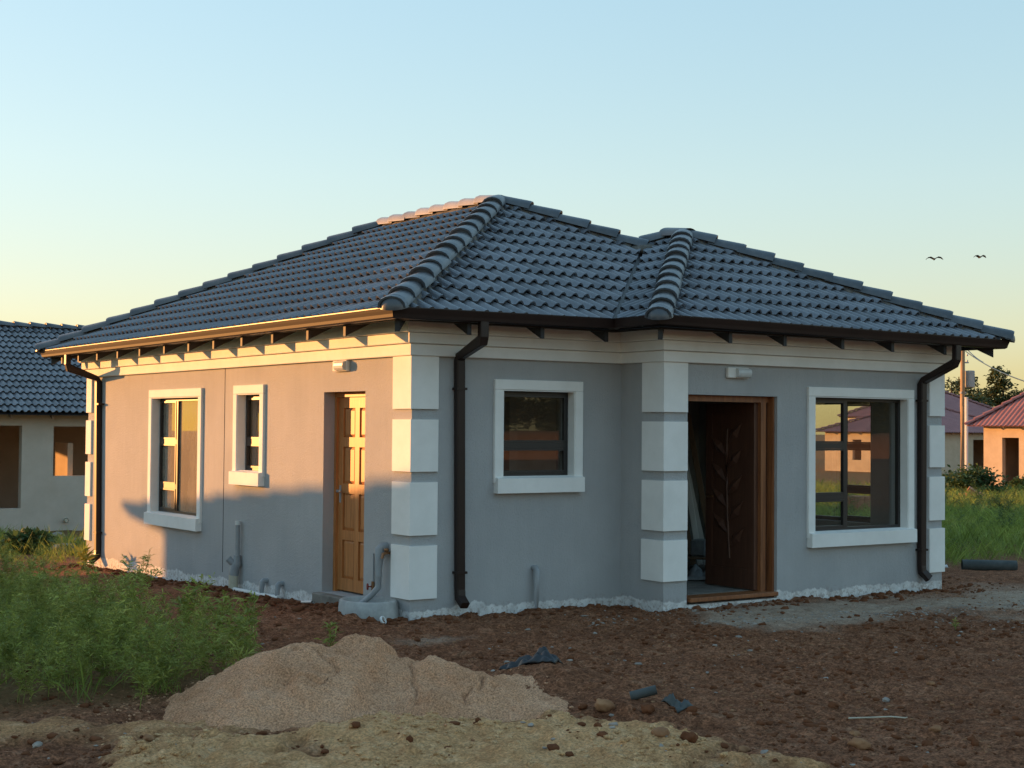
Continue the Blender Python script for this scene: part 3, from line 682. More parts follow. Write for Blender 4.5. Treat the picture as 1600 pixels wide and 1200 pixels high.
# rafter tails
RT = MB(); tt = .045; dp = .125
def rafter(px_, py_, ox, oy, length=.56):
    """tail whose outer end sits at offset .46 outside the wall line"""
    mb = MB(); o = Vector((ox, oy, 0)); sd = Vector((-oy, ox, 0))*(tt/2); vs = []
    for s_ in (-1, 1):
        for t, zt, zb in ((.43, -.02, -.155), (-.14, .57*T-.02, .57*T-.15)):
            p = Vector((px_, py_, 0))+o*t+sd*s_; vs += [p+Vector((0, 0, ZE+(.52-.43)*T-.03+zt)), p+Vector((0, 0, ZE+(.52-.43)*T-.03+zb))]
    mb.add(vs, [(0, 1, 3, 2), (4, 6, 7, 5), (0, 4, 5, 1), (1, 5, 7, 3), (0, 2, 6, 4)]); mb.obj('rafter', 'rafter_paint', house)
for y in (.55, 1.323, 2.123, 2.881, 3.63, 4.345, 5.091, 5.90, 6.68, 7.45, 8.2, 8.9): rafter(0, y, -1, 0)
for x in (.36, 1.206, 1.997): rafter(x, 0, 0, -1)
for x in (3.039, 3.805, 4.664, 5.454, 6.334): rafter(x, -D_, 0, -1)
for y in (-.55, .2, 1., 1.8, 2.6, 3.4): rafter(W2, y, 1, 0)
for x, y, ox, oy in ((W2, -D_, .7071, -.7071), (0, L_, -.7071, .7071), (0, 0, -.7071, -.7071), (W1, -D_, -.7071, -.7071)): rafter(x+ox*.15, y+oy*.15, ox, oy)
# downpipes
def downpipe(path, brackets, upv):
    mb = MB(); a, b = .046, .036; prof = [(-a, -b+.01), (-a+.01, -b), (a-.01, -b), (a, -b+.01), (a, b-.01), (a-.01, b), (-a+.01, b), (-a, b-.01)]
    mb.sweep(path, prof, upv=upv); o = mb.obj('downpipe', 'bronze', house)
    for p, d in brackets:
        k = MB(); p = Vector(p)
        if abs(d[0]): k.box(p.x-.048, p.y-.058, p.z-.012, p.x+.042, p.y+.058, p.z+.012)
        else: k.box(p.x-.058, p.y-.048, p.z-.012, p.x+.058, p.y+.042, p.z+.012)
        k.obj('bracket', 'bronze', o)
y = -.042
downpipe([(.475, -.49, 2.80), (.475, -.49, 2.66), (.476, -.475, 2.625), (.50, -.06, 2.49), (.505, y, 2.45), (.53, y, .26), (.53, y-.01, .18), (.525, y-.10, .115)], [((.508, y, 2.18), (0, 1)), ((.528, y, .42), (0, 1))], (0, 1, 0))
y = -D_-.042
downpipe([(6.455, y-.45, 2.78), (6.45, y-.45, 2.62), (6.448, y-.43, 2.58), (6.415, y-.02, 2.39), (6.408, y, 2.35), (6.40, y, .27), (6.405, y-.005, .20), (6.47, y-.05, .12)], [((6.40, y, 2.16), (0, 1)), ((6.40, y, .45), (0, 1))], (0, 1, 0))
x = -.042
downpipe([(-.49, 8.46, 2.78), (-.49, 8.46, 2.65), (-.475, 8.46, 2.60), (-.07, 8.47, 2.46), (x, 8.47, 2.41), (x, 8.40, .05), (x-.01, 8.39, -.03), (x-.10, 8.42, -.11)], [((x, 8.39, 2.1), (1, 0)), ((x, 8.39, .3), (1, 0))], (1, 0, 0))
# wall lights
def wall_light(M):
    mb = MB(); mb.bevbox(-.15, -.045, -.055, .15, -.001, .055, .008); o = mb.obj('wall_light', 'trim', house); o.matrix_local = M
    l = MB(); n = 7; vs = []
    for i in range(n):
        t = math.pi*i/(n-1); vs += [(-.045, -.045-.045*math.sin(t)**.6, .048*math.cos(t)), (.142, -.045-.045*math.sin(t)**.6, .048*math.cos(t))]
    l.add(vs, [(2*i, 2*i+1, 2*i+3, 2*i+2) for i in range(n-1)]+[tuple(range(0, 2*n, 2)), tuple(range(1, 2*n, 2))[::-1]]); l.obj('lens', 'lens', o)
M = LF(1.36); M.translation.z = 2.425; wall_light(M)
M = FF(3.525, -D_); M.translation.z = 2.40; wall_light(M)
# waste pipes on the left wall
mb = MB(); x = -.05
mb.tube([(x, 3.74, .68), (x, 3.74, .30)], .026, 12); mb.tube([(x, 3.74, .33), (x, 3.74, .24), (x-.02, 3.76, .20), (x-.03, 3.77, .10)], .052, 12, scale=[.8, 1, 1.05, 1.1]); mb.tube([(x-.02, 3.76, .21), (x-.085, 3.80, .29)], .04, 10)
v1 = mb.obj('waste_pipe', 'pvc', house)
k = MB(); k.tube([(x, 3.74, .675), (x, 3.74, .72)], .031, 12); k.obj('cap', 'pvc_white', v1)
k = MB(); k.tube([(x-.03, 3.77, .12), (x-.035, 3.775, -.25)], .055, 12); k.obj('riser', 'pvc_cream', v1)
for yy in (3.05, 2.66):
    k = MB(); k.tube([(.01, yy, .10), (-.05, yy, .10), (-.065, yy, .085), (-.07, yy, -.02), (-.07, yy, -.22)], .024, 10, scale=[1.15, 1.2, 1.2, 1, 1]); k.obj('waste_pipe', 'pvc', house)
k = MB(); k.tube([(-.09, 3.75, -.055), (-.075, 3.05, -.055), (-.072, 2.62, -.045)], .025, 10); k.obj('waste_pipe', 'pvc_white', house)
k = MB(); k.tube([(.01, .43, .66), (-.06, .43, .66), (-.085, .43, .64), (-.09, .44, .40), (-.09, .44, .27), (-.13, .50, .19), (-.20, .58, .10)], .03, 10, scale=[1.25, 1.3, 1.25, 1, 1, 1, 1]); sinkp = k.obj('waste_pipe', 'pvc', house)
k = MB(); k.tube([(-.09, .44, .42), (-.09, .44, .37)], .036, 10); k.obj('collar', 'pvc', sinkp)
k = MB(); k.tube([(-.012, .34, .575), (-.012, .67, .575), (-.012, .675, .56), (-.012, .675, .02)], .008, 6); cp = k.obj('supply_pipe', 'steel_grey', house)
k = MB(); k.tube([(0, .36, .60), (-.05, .36, .60), (-.09, .355, .595), (-.10, .355, .55)], .014, 8); k.lathe([(0, .03), (.022, .03), (.026, .02), (.022, 0), (0, 0)], (-.05, .36, .615), 8); k.obj('tap', 'brass', cp)
k = MB(); k.tube([(-.016, .675, .30), (-.016, .675, .20)], .016, 8); k.obj('valve', 'brass', cp)
k = MB(); k.tube([(-.016, .675, .25), (-.06, .69, .25)], .007, 6); k.tube([(-.06, .69, .25), (-.072, .694, .25)], .032, 8); k.obj('valve_handle', 'red_valve', cp)
k = MB(); k.tube([(1.425, .01, .42), (1.425, -.045, .42), (1.425, -.06, .405), (1.425, -.062, .1), (1.425, -.062, -.2)], .025, 10, scale=[1.2, 1.25, 1.25, 1, 1]); k.obj('waste_pipe', 'pvc', house)

# ------------------------------------------------------------------ things beside the house
g = thing('gully_basin', 'oval concrete drain basin at the foot of the house corner', 'drain basin', (-.22, .40, -.02))
mb = MB(); pr = [(0, .10), (.20, .105), (.235, .165), (.25, .185), (.268, .188), (.285, .175), (.30, .06), (.305, -.06), (.31, -.2)]
mb.lathe(pr, (0, 0, 0), 40, .92, 1.12); mb.obj('bowl', 'concrete', g)
k = MB(); k.lathe([(0, .112), (.07, .112), (.075, .118), (.08, .112)], (.02, .05, 0), 16); k.obj('grate', 'frame_metal', g)
def loose_pipe(label, pts, r, mat, name='pipe_offcut', hollow=True):
    mb = MB(); mb.tube(pts, r, 12, caps=not hollow)
    if hollow: mb.tube(pts[::-1], r*.86, 12, caps=False)
    return tag(mb.obj(name, mat), label, 'pipe')
z = gz(-.35, 1.15)+.012
loose_pipe('thin white pipe offcut lying by the side door step', [(-.30, 1.62, gz(-.30, 1.62)+.03), (-.36, 1.28, gz(-.36, 1.28)+.055)], .014, 'pvc_white')
tag(MB().lathe([(.028, -.012), (.040, -.012), (.043, 0), (.040, .012), (.028, .012), (.025, 0), (.028, -.012)], (0, 0, 0), 16).obj('pipe_ring', 'pvc_white'), 'small white plastic ring dropped in the soil by the drain basin', 'pipe ring')
o = bpy.data.objects['pipe_ring']; o.location = (-.30, -.02, gz(-.30, -.02)+.022); o.rotation_euler = (1.1, .3, .4)
# things inside the front door
for i, (x, y, lean) in enumerate(((5.30, 2.10, .17), (5.40, 2.05, .20), (5.47, 2.0, .16), (5.56, 1.98, .21), (5.64, 1.92, .18))):
    mb = MB(); mb.bevbox(-.035, -.012, 0, .035, .012, 2.2, .004); o = mb.obj('leaning_board', ('stucco_white', 'timber', 'trim', 'stucco_white', 'timber')[i])
    o.location = (x, y, FLOOR+.004); o.rotation_euler = (-.02, -lean, -.6)
    tag(o, ('pale narrow board leaning inside the open front doorway', 'brown narrow board leaning inside the open front doorway')[i in (1, 4)], 'board', 'boards leaning inside the front doorway')
b = thing('crate', 'low wooden crate standing inside the open front doorway', 'crate', (5.12, 1.62, FLOOR), .6)
for y_ in (-.2, .2):
    for z_ in (.03, .11): MB().bevbox(-.3, y_-.01, z_-.025, .3, y_+.01, z_+.025, .003).obj('slat', 'timber', b)
MB().bevbox(-.3, -.2, .14, .3, .2, .16, .003).obj('lid', 'timber', b)
o = tag(MB().bevbox(-.13, -.10, 0, .13, .10, .2, .02).obj('plastic_bag', 'rag'), 'full grey plastic bag standing on the crate in the doorway', 'bag'); o.location = (5.12, 1.60, FLOOR+.163); o.rotation_euler.z = .5
def crumple(name, mat, label, cat, loc, sx, sy, h, seed, n=16, thick=.004, dark=None):
    a = np.linspace(-1, 1, n); X, Y = np.meshgrid(a, a); q = np.clip(1-np.maximum(np.abs(X), np.abs(Y))**3, 0, 1)
    Z = h*(np.abs(fbm(X*2.1+seed, Y*2.1+seed*2, 3, seed)-.5)*3.0*q+.05)+h*.5*q*vn(X*1.1+5, Y*1.1, seed)
    XX = X*sx*(1+.25*(vn(X*1.5, Y*1.5, seed+5)-.5)); YY = Y*sy*(1+.3*(vn(X*1.5, Y*1.5, seed+9)-.5))
    c, s = math.cos(seed*1.3), math.sin(seed*1.3); wx = loc[0]+XX*c-YY*s; wy = loc[1]+XX*s+YY*c
    gh = ground_h(wx, wy) if loc[2] is None else np.full_like(wx, loc[2])
    V = np.stack([wx, wy, gh+Z+.006], -1).reshape(-1, 3); ii = np.arange(n-1)[None, :]+np.arange(n-1)[:, None]*n
    Fq = np.stack([ii, ii+1, ii+1+n, ii+n], -1).reshape(-1, 4); o = link(name, npmesh(name, V, Fq, mat)); md = o.modifiers.new('thick', 'SOLIDIFY'); md.thickness = thick
    return tag(o, label, cat)
crumple('dust_sheet', 'rag', 'crumpled grey dust sheet on the floor inside the front door', 'sheet', (4.30, .72, FLOOR+.002), .26, .16, .12, 3)
crumple('plastic_sheet', 'plastic_black', 'torn black plastic sheeting half buried in the soil mound', 'plastic sheet', (-1.02, -3.36, None), .23, .10, .09, 4, 30, .003)
crumple('cement_bag', 'felt', 'crumpled grey cement bag scrap beside the pipe offcut in the soil', 'bag', (-1.06, -4.98, None), .10, .06, .05, 6, 14)
loose_pipe('short grey pipe offcut poking out of the soil clods', [(-1.22, -4.72, gz(-1.22, -4.72)+.02), (-1.09, -4.82, gz(-1.09, -4.82)+.07)], .03, 'felt')
loose_pipe('dark grey pipe lying at the edge of the grass beside the house', [(8.98, .74, gz(8.98, .74)+.06), (9.50, .27, gz(9.50, .27)+.05)], .075, 'felt')
loose_pipe('short weathered log lying near the far house corner', [(8.28, .98, gz(8.28, .98)+.05), (8.5, .82, gz(8.5, .82)+.04)], .055, 'timber', 'log', False)
o = [q for q in bpy.data.objects if q.name.startswith('log')][0]; o['category'] = 'log'
for i, (x, y, s, lab) in enumerate(((-2.55, -1.60, .035, 'white scrap of litter among the weeds by the sand pile'), (9.0, 1.05, .05, 'white scrap of litter above the dark pipe in the grass'), (5.5, -2.9, .05, 'white scrap of litter on the trodden grey strip'), (-2.2, -4.08, .04, 'pale crumpled scrap in front of the sand pile'))):
    crumple('litter', 'plastic_white', lab, 'litter', (x, y, None), s, s*.7, s*1.2, 11+i, 8, .002)
mb = MB(); p = [(-.08, -5.50, 0), (.0, -5.62, 0), (.06, -5.72, 0), (.10, -5.80, 0), (.12, -5.80, 0)]
mb.tube([(a, b, gz(a, b)+.012) for a, b, _ in p], .005, 6, scale=[1.2, 1, 1, .9, .6]); tag(mb.obj('twig', 'pvc_cream'), 'thin pale twig lying on the bare brown soil', 'twig')
# ------------------------------------------------------------------ sand pile
def sand_pile():
    n = 260; A, Bq = np.meshgrid(np.linspace(-1.75, 1.65, n), np.linspace(-1.35, 1.25, int(n*.8)))
    cx_, cy_ = -2.56, -3.46
    X = cx_+A*rtH[0]+Bq*fwH[0]; Y = cy_+A*rtH[1]+Bq*fwH[1]
    e = (fbm(A*1.3+4, Bq*1.3, 4, 21)-.5)
    def cone(a, b, r, h, ex=1.): return h*np.clip(1-np.sqrt(((A-a)/(r*ex))**2+((Bq-b)/r)**2+.006)+e*.35, 0, 1)
    h = np.maximum.reduce([cone(-.30, .05, .98, .47, 1.02), cone(.06, .30, .9, .47, 1.05), cone(.50, .10, .80, .30, 1.1), cone(.85, -.12, .55, .15, 1.3)])
    h = .62*h+.38*.44*(1-np.exp(-h/.44))/(1-math.exp(-1))
    # slumped face on the right with a crusty edge
    ed = A-(.18+.22*(fbm(A*2, Bq*3, 3, 23)-.5)+.12*Bq); h = h-.075*sstep(-.02, .06, ed)*(1-sstep(.06, .55, ed))*(h > .08)
    cr = np.abs(fbm(A*2.2+7, Bq*2.2, 3, 25)-.5); h = h-.045*np.exp(-(cr/.018)**2)*(h > .1)*(A > -.35)+.05*(vn(A*4.5, Bq*4.5, 61)-.5)*sstep(-.1, .2, A-.05)*(h > .05)
    h = h+(fbm(A*5, Bq*5, 4, 27)-.5)*.075*sstep(0, .08, h)+(fbm(A*17, Bq*17, 3, 29)-.5)*.03*sstep(0, .05, h)+(fbm(A*45, Bq*45, 2, 30)-.5)*.012*sstep(0, .05, h)
    ed = np.minimum.reduce([A+1.75, 1.65-A, Bq+1.35, 1.25-Bq]); h = h*sstep(0, .3, ed)
    Z = ground_h(X, Y)-.03+h*1.0-.05*(h < .004); r_, c_ = A.shape
    ii = np.arange(c_-1)[None, :]+np.arange(r_-1)[:, None]*c_; Fq = np.stack([ii, ii+1, ii+1+c_, ii+c_], -1).reshape(-1, 4)
    return tag(link('sand_pile', npmesh('sand_pile', np.stack([X, Y, Z], -1).reshape(-1, 3), Fq, 'sand', smooth=True)), 'heap of coarse tan building sand in front of the house', 'sand pile')
sand_pile()
# ------------------------------------------------------------------ stones and clods
ICO_V, ICO_F = None, None
def ico():
    t = (1+5**.5)/2; v = np.array([(-1, t, 0), (1, t, 0), (-1, -t, 0), (1, -t, 0), (0, -1, t), (0, 1, t), (0, -1, -t), (0, 1, -t), (t, 0, -1), (t, 0, 1), (-t, 0, -1), (-t, 0, 1)], float)
    v /= np.linalg.norm(v[0]); f = np.array([(0, 11, 5), (0, 5, 1), (0, 1, 7), (0, 7, 10), (0, 10, 11), (1, 5, 9), (5, 11, 4), (11, 10, 2), (10, 7, 6), (7, 1, 8), (3, 9, 4), (3, 4, 2), (3, 2, 6), (3, 6, 8), (3, 8, 9), (4, 9, 5), (2, 4, 11), (6, 2, 10), (8, 6, 7), (9, 8, 1)])
    return v, f
IV, IF = ico()
def sub(v, f):
    v = list(map(tuple, v)); c = {}; out = []
    def mid(a, b):
        k = (min(a, b), max(a, b))
        if k not in c: q = (np.array(v[a])+np.array(v[b]))/2; v.append(tuple(q/np.linalg.norm(q))); c[k] = len(v)-1
        return c[k]
    for a, b, d in f: x, y, z_ = mid(a, b), mid(b, d), mid(d, a); out += [(a, x, z_), (b, y, x), (d, z_, y), (x, y, z_)]
    return np.array(v), np.array(out)
IV2, IF2 = sub(IV, IF); IV3, IF3 = sub(IV2, IF2)
def scatter(name, mat, xs, ys, sizes, flat=.6, lift=.1):
    n = len(xs); z = ground_h(xs, ys); V = IV[None]*(1+rng.uniform(-.35, .35, (n, 12, 1)))
    V = V*np.stack([sizes*rng.uniform(.7, 1.3, n), sizes*rng.uniform(.7, 1.3, n), sizes*flat*rng.uniform(.6, 1.2, n)], -1)[:, None]
    a = rng.uniform(0, 6.28, n); c, s = np.cos(a)[:, None], np.sin(a)[:, None]
    W = np.stack([V[..., 0]*c-V[..., 1]*s+xs[:, None], V[..., 0]*s+V[..., 1]*c+ys[:, None], V[..., 2]+(z+sizes*lift)[:, None]], -1)
    Fq = (IF[None]+np.arange(n)[:, None, None]*12).reshape(-1, 3)
    return link(name, npmesh(name, W.reshape(-1, 3), Fq, mat))
def pick(n, x0, x1, y0, y1, dens):
    x = rng.uniform(x0, x1, n*6); y = rng.uniform(y0, y1, n*6); k = (rng.random(n*6) < dens(x, y)) & ~house_mask(x, y); return x[k][:n], y[k][:n]
D1 = lambda x, y: np.clip(fbm(x*1.1, y*1.1, 3, 31)*1.8-.55, 0, 1)*(1-.7*grass_zone(x, y))*(1-.7*dust_mask(x, y))*(1-.93*yellow_mask(x, y))
x, y = pick(9500, -5.4, 8, -7, 2.2, D1); tag(scatter('soil_crumbs', 'clod', x, y, .006+.028*rng.random(len(x))**5, .7), 'loose crumbs of dark brown soil strewn over the bare yard', 'soil', kind='stuff')
WALLZ = lambda x, y: np.exp(-((x+.22)/.22)**2)*(y > -.2)*(y < 9)+np.exp(-((y+.18)/.16)**2)*(x > -.2)*(x < W1)*.8+np.exp(-((y+D_+.22)/.2)**2)*(x > W1-.3)*(x < 7.3)
x, y = pick(2600, -.8, 7.3, -1.5, 8.9, WALLZ); tag(scatter('wall_foot_soil', 'clod', x, y, .012+.04*rng.random(len(x))**3, .75), 'crumbly dark soil heaped along the foot of the walls', 'soil', kind='stuff')
D2 = lambda x, y: np.exp(-((y+1.75+.16*(x-2.8)+.4*(fbm(x, y, 3, 33)-.5))/.22)**2)*(x > 2.2)*(x < 8.2)+.5*np.exp(-((y+1.0)/.18)**2)*(x > 1.2)*(x < 3.4)+.35*np.exp(-(((x-5.2)/1.0)**2+((y+3.2)/.5)**2))
x, y = pick(2600, 1, 8.5, -4.5, -.75, D2); tag(scatter('gravel', 'rock_grey', x, y, .005+.02*rng.random(len(x))**4, .55, -.1), 'small grey gravel along the trodden strip by the front door', 'gravel', kind='stuff')
x, y = pick(4500, -5.4, 8, -7, 2.2, lambda x, y: np.clip(fbm(x*1.4, y*1.4, 3, 37)*2-.7, 0, 1)*(1-.9*grass_zone(x, y))*(1-.9*yellow_mask(x, y))); tag(scatter('dry_crumbs', 'rock_brown', x, y, .004+.013*rng.random(len(x))**3, .6), 'fine dry ochre crumbs sprinkled over the bare yard', 'soil', kind='stuff')
D3 = lambda x, y: .35*np.clip(fbm(x*.9, y*.9, 3, 35)*2-.8, 0, 1)*(1-grass_zone(x, y))
x, y = pick(900, -5.2, 8, -7, 1.5, D3); tag(scatter('rubble_chips', 'rock_grey', x, y, .006+.022*rng.random(len(x))**3, .5), 'scattered pale chips of builders rubble on the brown soil', 'rubble', kind='stuff')
x, y = pick(1300, -4.6, -.6, -6.6, -3.6, lambda x, y: yellow_mask(x, y)*np.clip(fbm(x*1.8, y*1.8, 3, 39)*2.4-.9, .02, 1)); tag(scatter('sand_lumps', 'sand_yellow', x, y, .006+.026*rng.random(len(x))**4, .6, 0), 'small lumps of damp yellow sand in the spread sand', 'sand', kind='stuff')
def pile_rim(x, y):
    a = (x+2.62)*rtH[0]+(y+3.42)*rtH[1]; b = (x+2.62)*fwH[0]+(y+3.42)*fwH[1]; q = np.sqrt((a/1.32)**2+(b/1.05)**2); return np.exp(-((q-1)/.13)**2)
x, y = pick(1800, -4.6, -.9, -5.2, -1.8, pile_rim); tag(scatter('sand_spill', 'sand', x, y, .003+.011*rng.random(len(x))**4, .6), 'loose grains of coarse sand spilled round the foot of the heap', 'sand', kind='stuff')
def big_rock(x, y, s, mat, label, seed, name='soil_clod', cat='clod', flat=.7):
    r = np.random.default_rng(seed); d = IV3; k = 1+.5*(fbm(d[:, 0]*1.7+seed, d[:, 1]*1.7+d[:, 2]*1.3, 3, seed)-.5)*1.6+.10*(r.random(len(d))-.5)
    V = d*k[:, None]*np.array([s*r.uniform(.8, 1.3), s*r.uniform(.8, 1.2), s*flat])
    o = link(name, npmesh(name, V, IF3, mat, smooth=True)); o.location = (x, y, gz(x, y)+s*flat*.45); o.rotation_euler = (r.uniform(-.2, .2), r.uniform(-.2, .2), r.uniform(0, 6)); return tag(o, label, cat, 'clods and stones lying in the foreground')
for i, (x, y, s, mt_) in enumerate(((-1.42, -4.72, .10, 'rock_brown'), (-1.52, -4.62, .045, 'clod'), (-1.30, -4.98, .07, 'clod'), (-1.12, -5.18, .05, 'clod'), (-1.62, -5.72, .09, 'clod'), (-1.75, -5.62, .08, 'rock_brown'), (-1.35, -5.88, .055, 'rock_brown'), (-1.98, -5.35, .04, 'clod'), (-2.08, -5.52, .05, 'clod'), (-2.42, -5.52, .045, 'clod'),
      (-.78, -6.22, .085, 'rock_brown'), (-.52, -5.95, .06, 'rock_brown'), (-.30, -6.30, .05, 'clod'), (-1.45, -6.15, .05, 'rock_grey'), (-.05, -6.15, .05, 'rock_brown'), (.1, -5.2, .05, 'clod'), (.62, -5.2, .045, 'rock_grey'), (1.2, -5.1, .04, 'rock_brown'), (-2.12, -4.12, .065, 'rock_grey'), (-.85, -5.35, .05, 'clod'), (-4.6, -3.6, .045, 'rock_grey'), (-4.05, -3.85, .05, 'rock_brown'), (-3.72, -3.78, .035, 'rock_brown'))):
    wh = 'lying on the spread yellow sand' if float(yellow_mask(np.array([x]), np.array([y]))[0]) > .5 else 'among the loose pipe and bag scraps' if -1.7 < x < -.9 and y > -5.3 else 'lying on the bare brown soil'
    lab = {'rock_brown': 'lumpy ochre clod of dry earth ', 'clod': 'dark brown clod of damp earth ', 'rock_grey': 'pale grey stone '}[mt_]+wh
    big_rock(x, y, s*.62, mt_, lab, 40+i, 'soil_clod' if mt_ != 'rock_grey' else 'stone', 'clod' if mt_ != 'rock_grey' else 'stone')

# ------------------------------------------------------------------ plants
def leaf_strips(P, D, Ln, Wd, bend, tone):
    """batch of two-segment leaves: P base, D unit direction, Ln length, Wd width, bend droop. returns V,F,tone"""
    n = len(P); upv = np.array([0, 0, 1.]); S = np.cross(D, upv+rng.normal(0, .5, (n, 3))); S /= np.linalg.norm(S, axis=1)[:, None]+1e-9
    m_ = P+D*(Ln*.5)[:, None]; t_ = P+D*Ln[:, None]-upv*(bend*Ln)[:, None]; hw = (Wd/2)[:, None]
    V = np.stack([P, m_+S*hw, t_, m_-S*hw], 1).reshape(-1, 3); Fq = np.arange(4*n).reshape(-1, 4)
    return V, Fq, np.repeat(tone, 4, axis=0)
def merge(parts):
    V = []; Fq = []; Tn = []; o = 0
    for v, f, t in parts: V.append(v); Fq.append(f+o); Tn.append(t); o += len(v)
    return np.concatenate(V), np.concatenate(Fq), np.concatenate(Tn)
def rdir(n, zlo, zhi):
    a = rng.uniform(0, 6.283, n); z_ = rng.uniform(zlo, zhi, n); r = np.sqrt(np.maximum(0, 1-z_*z_)); return np.stack([r*np.cos(a), r*np.sin(a), z_], -1)
def weed_variant(h, nb, leaf, lw):
    """branching feathery weed"""
    parts = []
    lean = rng.normal(0, .14, 2); ns = 8; ts = np.linspace(0, 1, ns)
    stem = np.stack([lean[0]*h*ts**1.5, lean[1]*h*ts**1.5, h*ts], -1)
    segs = [(stem, .004)]
    for k in range(nb):
        t = rng.uniform(.2, .92); b = np.array([np.interp(t, ts, stem[:, i]) for i in range(3)]); d = rdir(1, .35, .85)[0]; l = h*rng.uniform(.18, .42)*(1.15-t*.6)
        q = np.linspace(0, 1, 5)[:, None]; segs.append((b+d*l*q+np.array([0, 0, .25*l])*q**2, .0022))
    for pts, r in segs:
        for i in range(len(pts)-1):
            a, b = pts[i], pts[i+1]; d = b-a; s = np.cross(d, [.3, .8, .1]); s = s/(np.linalg.norm(s)+1e-9)*r
            parts.append((np.array([a-s, a+s, b+s*.8, b-s*.8]), np.array([[0, 1, 2, 3]]), np.full((4, 3), .9)))
        L = np.linalg.norm(np.diff(pts, axis=0), axis=1).sum(); n = int(L/.011)
        t = rng.uniform(.12, 1, n)*(len(pts)-1); i = np.minimum(t.astype(int), len(pts)-2); P = pts[i]+(pts[i+1]-pts[i])*(t-i)[:, None]
        D = rdir(n, -.1, .85); tone = np.repeat(rng.uniform(.7, 1.35, (n, 1)), 3, axis=1)*np.array([1., 1, .9])
        parts.append(leaf_strips(P, D, leaf*rng.uniform(.5, 1.3, n), lw*rng.uniform(.6, 1.3, n), rng.uniform(0, .4, n), tone))
    return merge(parts)
WV = [weed_variant(h, nb, lf_, lw_) for h, nb, lf_, lw_ in ((.62, 9, .075, .011), (.55, 8, .085, .010), (.72, 11, .07, .012), (.45, 7, .09, .009), (.38, 6, .10, .012), (.80, 12, .075, .012), (.5, 9, .06, .016), (.33, 6, .11, .009))]
def tuft(n, h, w_, spread=.06):
    P = np.concatenate([rng.normal(0, spread, (n, 2)), np.zeros((n, 1))], 1); D = rdir(n, .65, .98); tone = np.repeat(rng.uniform(.75, 1.3, (n, 1)), 3, 1)
    return leaf_strips(P, D, h*rng.uniform(.5, 1.15, n), w_*rng.uniform(.7, 1.3, n), rng.uniform(0, .35, n), tone)
def place(variants, xs, ys, sc, tn=None):
    out = []; z = ground_h(xs, ys)
    for i in range(len(xs)):
        V, Fq, Tn = variants[rng.integers(len(variants))]; a = rng.uniform(0, 6.28); c, s = math.cos(a)*sc[i], math.sin(a)*sc[i]
        W = np.stack([V[:, 0]*c-V[:, 1]*s+xs[i], V[:, 0]*s+V[:, 1]*c+ys[i], V[:, 2]*sc[i]+z[i]-.01], -1); out.append((W, Fq, Tn*(rng.uniform(.8, 1.2) if tn is None else tn[i])))
    return merge(out)
def wdens(x, y): return grass_zone(x, y)*np.clip(.35+1.3*fbm(x*.9, y*.9, 3, 41)-.2, .4, 1)
x, y = pick(2100, -7.0, -1.3, -2.9, 9, wdens)
sc = rng.uniform(.55, 1.0, len(x))*(.6+.65*fbm(x*.7, y*.7, 2, 43))*(1-.25*sstep(-.5, 2, y)*(x > -3))
V, Fq, Tn = place(WV, x, y, sc); tag(link('weeds', npmesh('weeds', V, Fq, 'weed', Tn)), 'dense patch of tall feathery green weeds beside the left wall', 'weeds', kind='stuff')
TF_ = [tuft(26, .24, .008), tuft(22, .34, .009), tuft(30, .18, .007)]
x, y = pick(1500, -9, -.9, -2.9, 15, lambda x, y: grass_zone(x, y)*(.2+.7*(y > 1)*(y < 8))); V, Fq, Tn = place(TF_, x, y, rng.uniform(.6, 1.3, len(x))*(1+.25*(y > 4)))
x, y = pick(1500, -7, 1.6, 4.5, 20.2, lambda x, y: np.clip(grass_zone(x, y)+.3*(y > 9), 0, 1)*np.clip(fbm(x*.6, y*.6, 3, 45)*2-.4, .1, 1)); q_ = place(TF_, x, y, rng.uniform(.8, 1.7, len(x)))
V, Fq, Tn = merge([(V, Fq, Tn), q_])
tag(link('yard_grass', npmesh('yard_grass', V, Fq, 'grass', Tn)), 'rough green grass growing between the weeds and the neighbouring house', 'grass', kind='stuff')
x, y = pick(4200, 7.6, 34, .6, 30, lambda x, y: grass_zone(x, y)*np.clip(1.4-np.hypot(x-8, y-1)/34, .25, 1)*(np.abs((y+12)-(x+7.2)*.76) < 9)); V, Fq, Tn = place([tuft(22, .36, .014, .12), tuft(22, .5, .014, .12), tuft(22, .28, .013, .12)], x, y, rng.uniform(.6, 1.2, len(x))*(1+np.hypot(x-8, y)/60))
tag(link('field_grass', npmesh('field_grass', V, Fq, 'grass', Tn)), 'long green grass of the open field beside the house', 'grass', kind='stuff')
x, y = pick(260, 7.9, 26, 1.0, 22, lambda x, y: grass_zone(x, y)*np.clip(fbm(x*.5, y*.5, 3, 47)*3-1.2, 0, 1)*(np.abs((y+12)-(x+7.2)*.76) < 7)); V, Fq, Tn = place(WV, x, y, rng.uniform(.5, 1.1, len(x)))
tag(link('field_weeds', npmesh('field_weeds', V, Fq, 'bush_leaf', Tn*1.2)), 'dark leafy weeds scattered through the long field grass', 'weeds', kind='stuff')
def plant(label, x, y, k, s, nm='weed_plant'):
    V, Fq, Tn = weed_variant(*k); V = V*s; o = link(nm, npmesh(nm, V, Fq, 'weed', Tn)); o.location = (x, y, gz(x, y)-.01); o.rotation_euler.z = random.uniform(0, 6); return tag(o, label, 'plant', 'single weeds growing out of the bare soil')
plant('weed with long pointed leaves growing at the foot of the white corner downpipe', -.40, 7.85, (.32, 4, .19, .035), 1.)
plant('slim green weed standing between the weed patch and the waste pipe', -1.75, .35, (.45, 6, .10, .020), .8)
plant('leafy weed at the edge of the weed patch nearest the sand pile', -2.25, -.75, (.50, 8, .12, .018), .95)
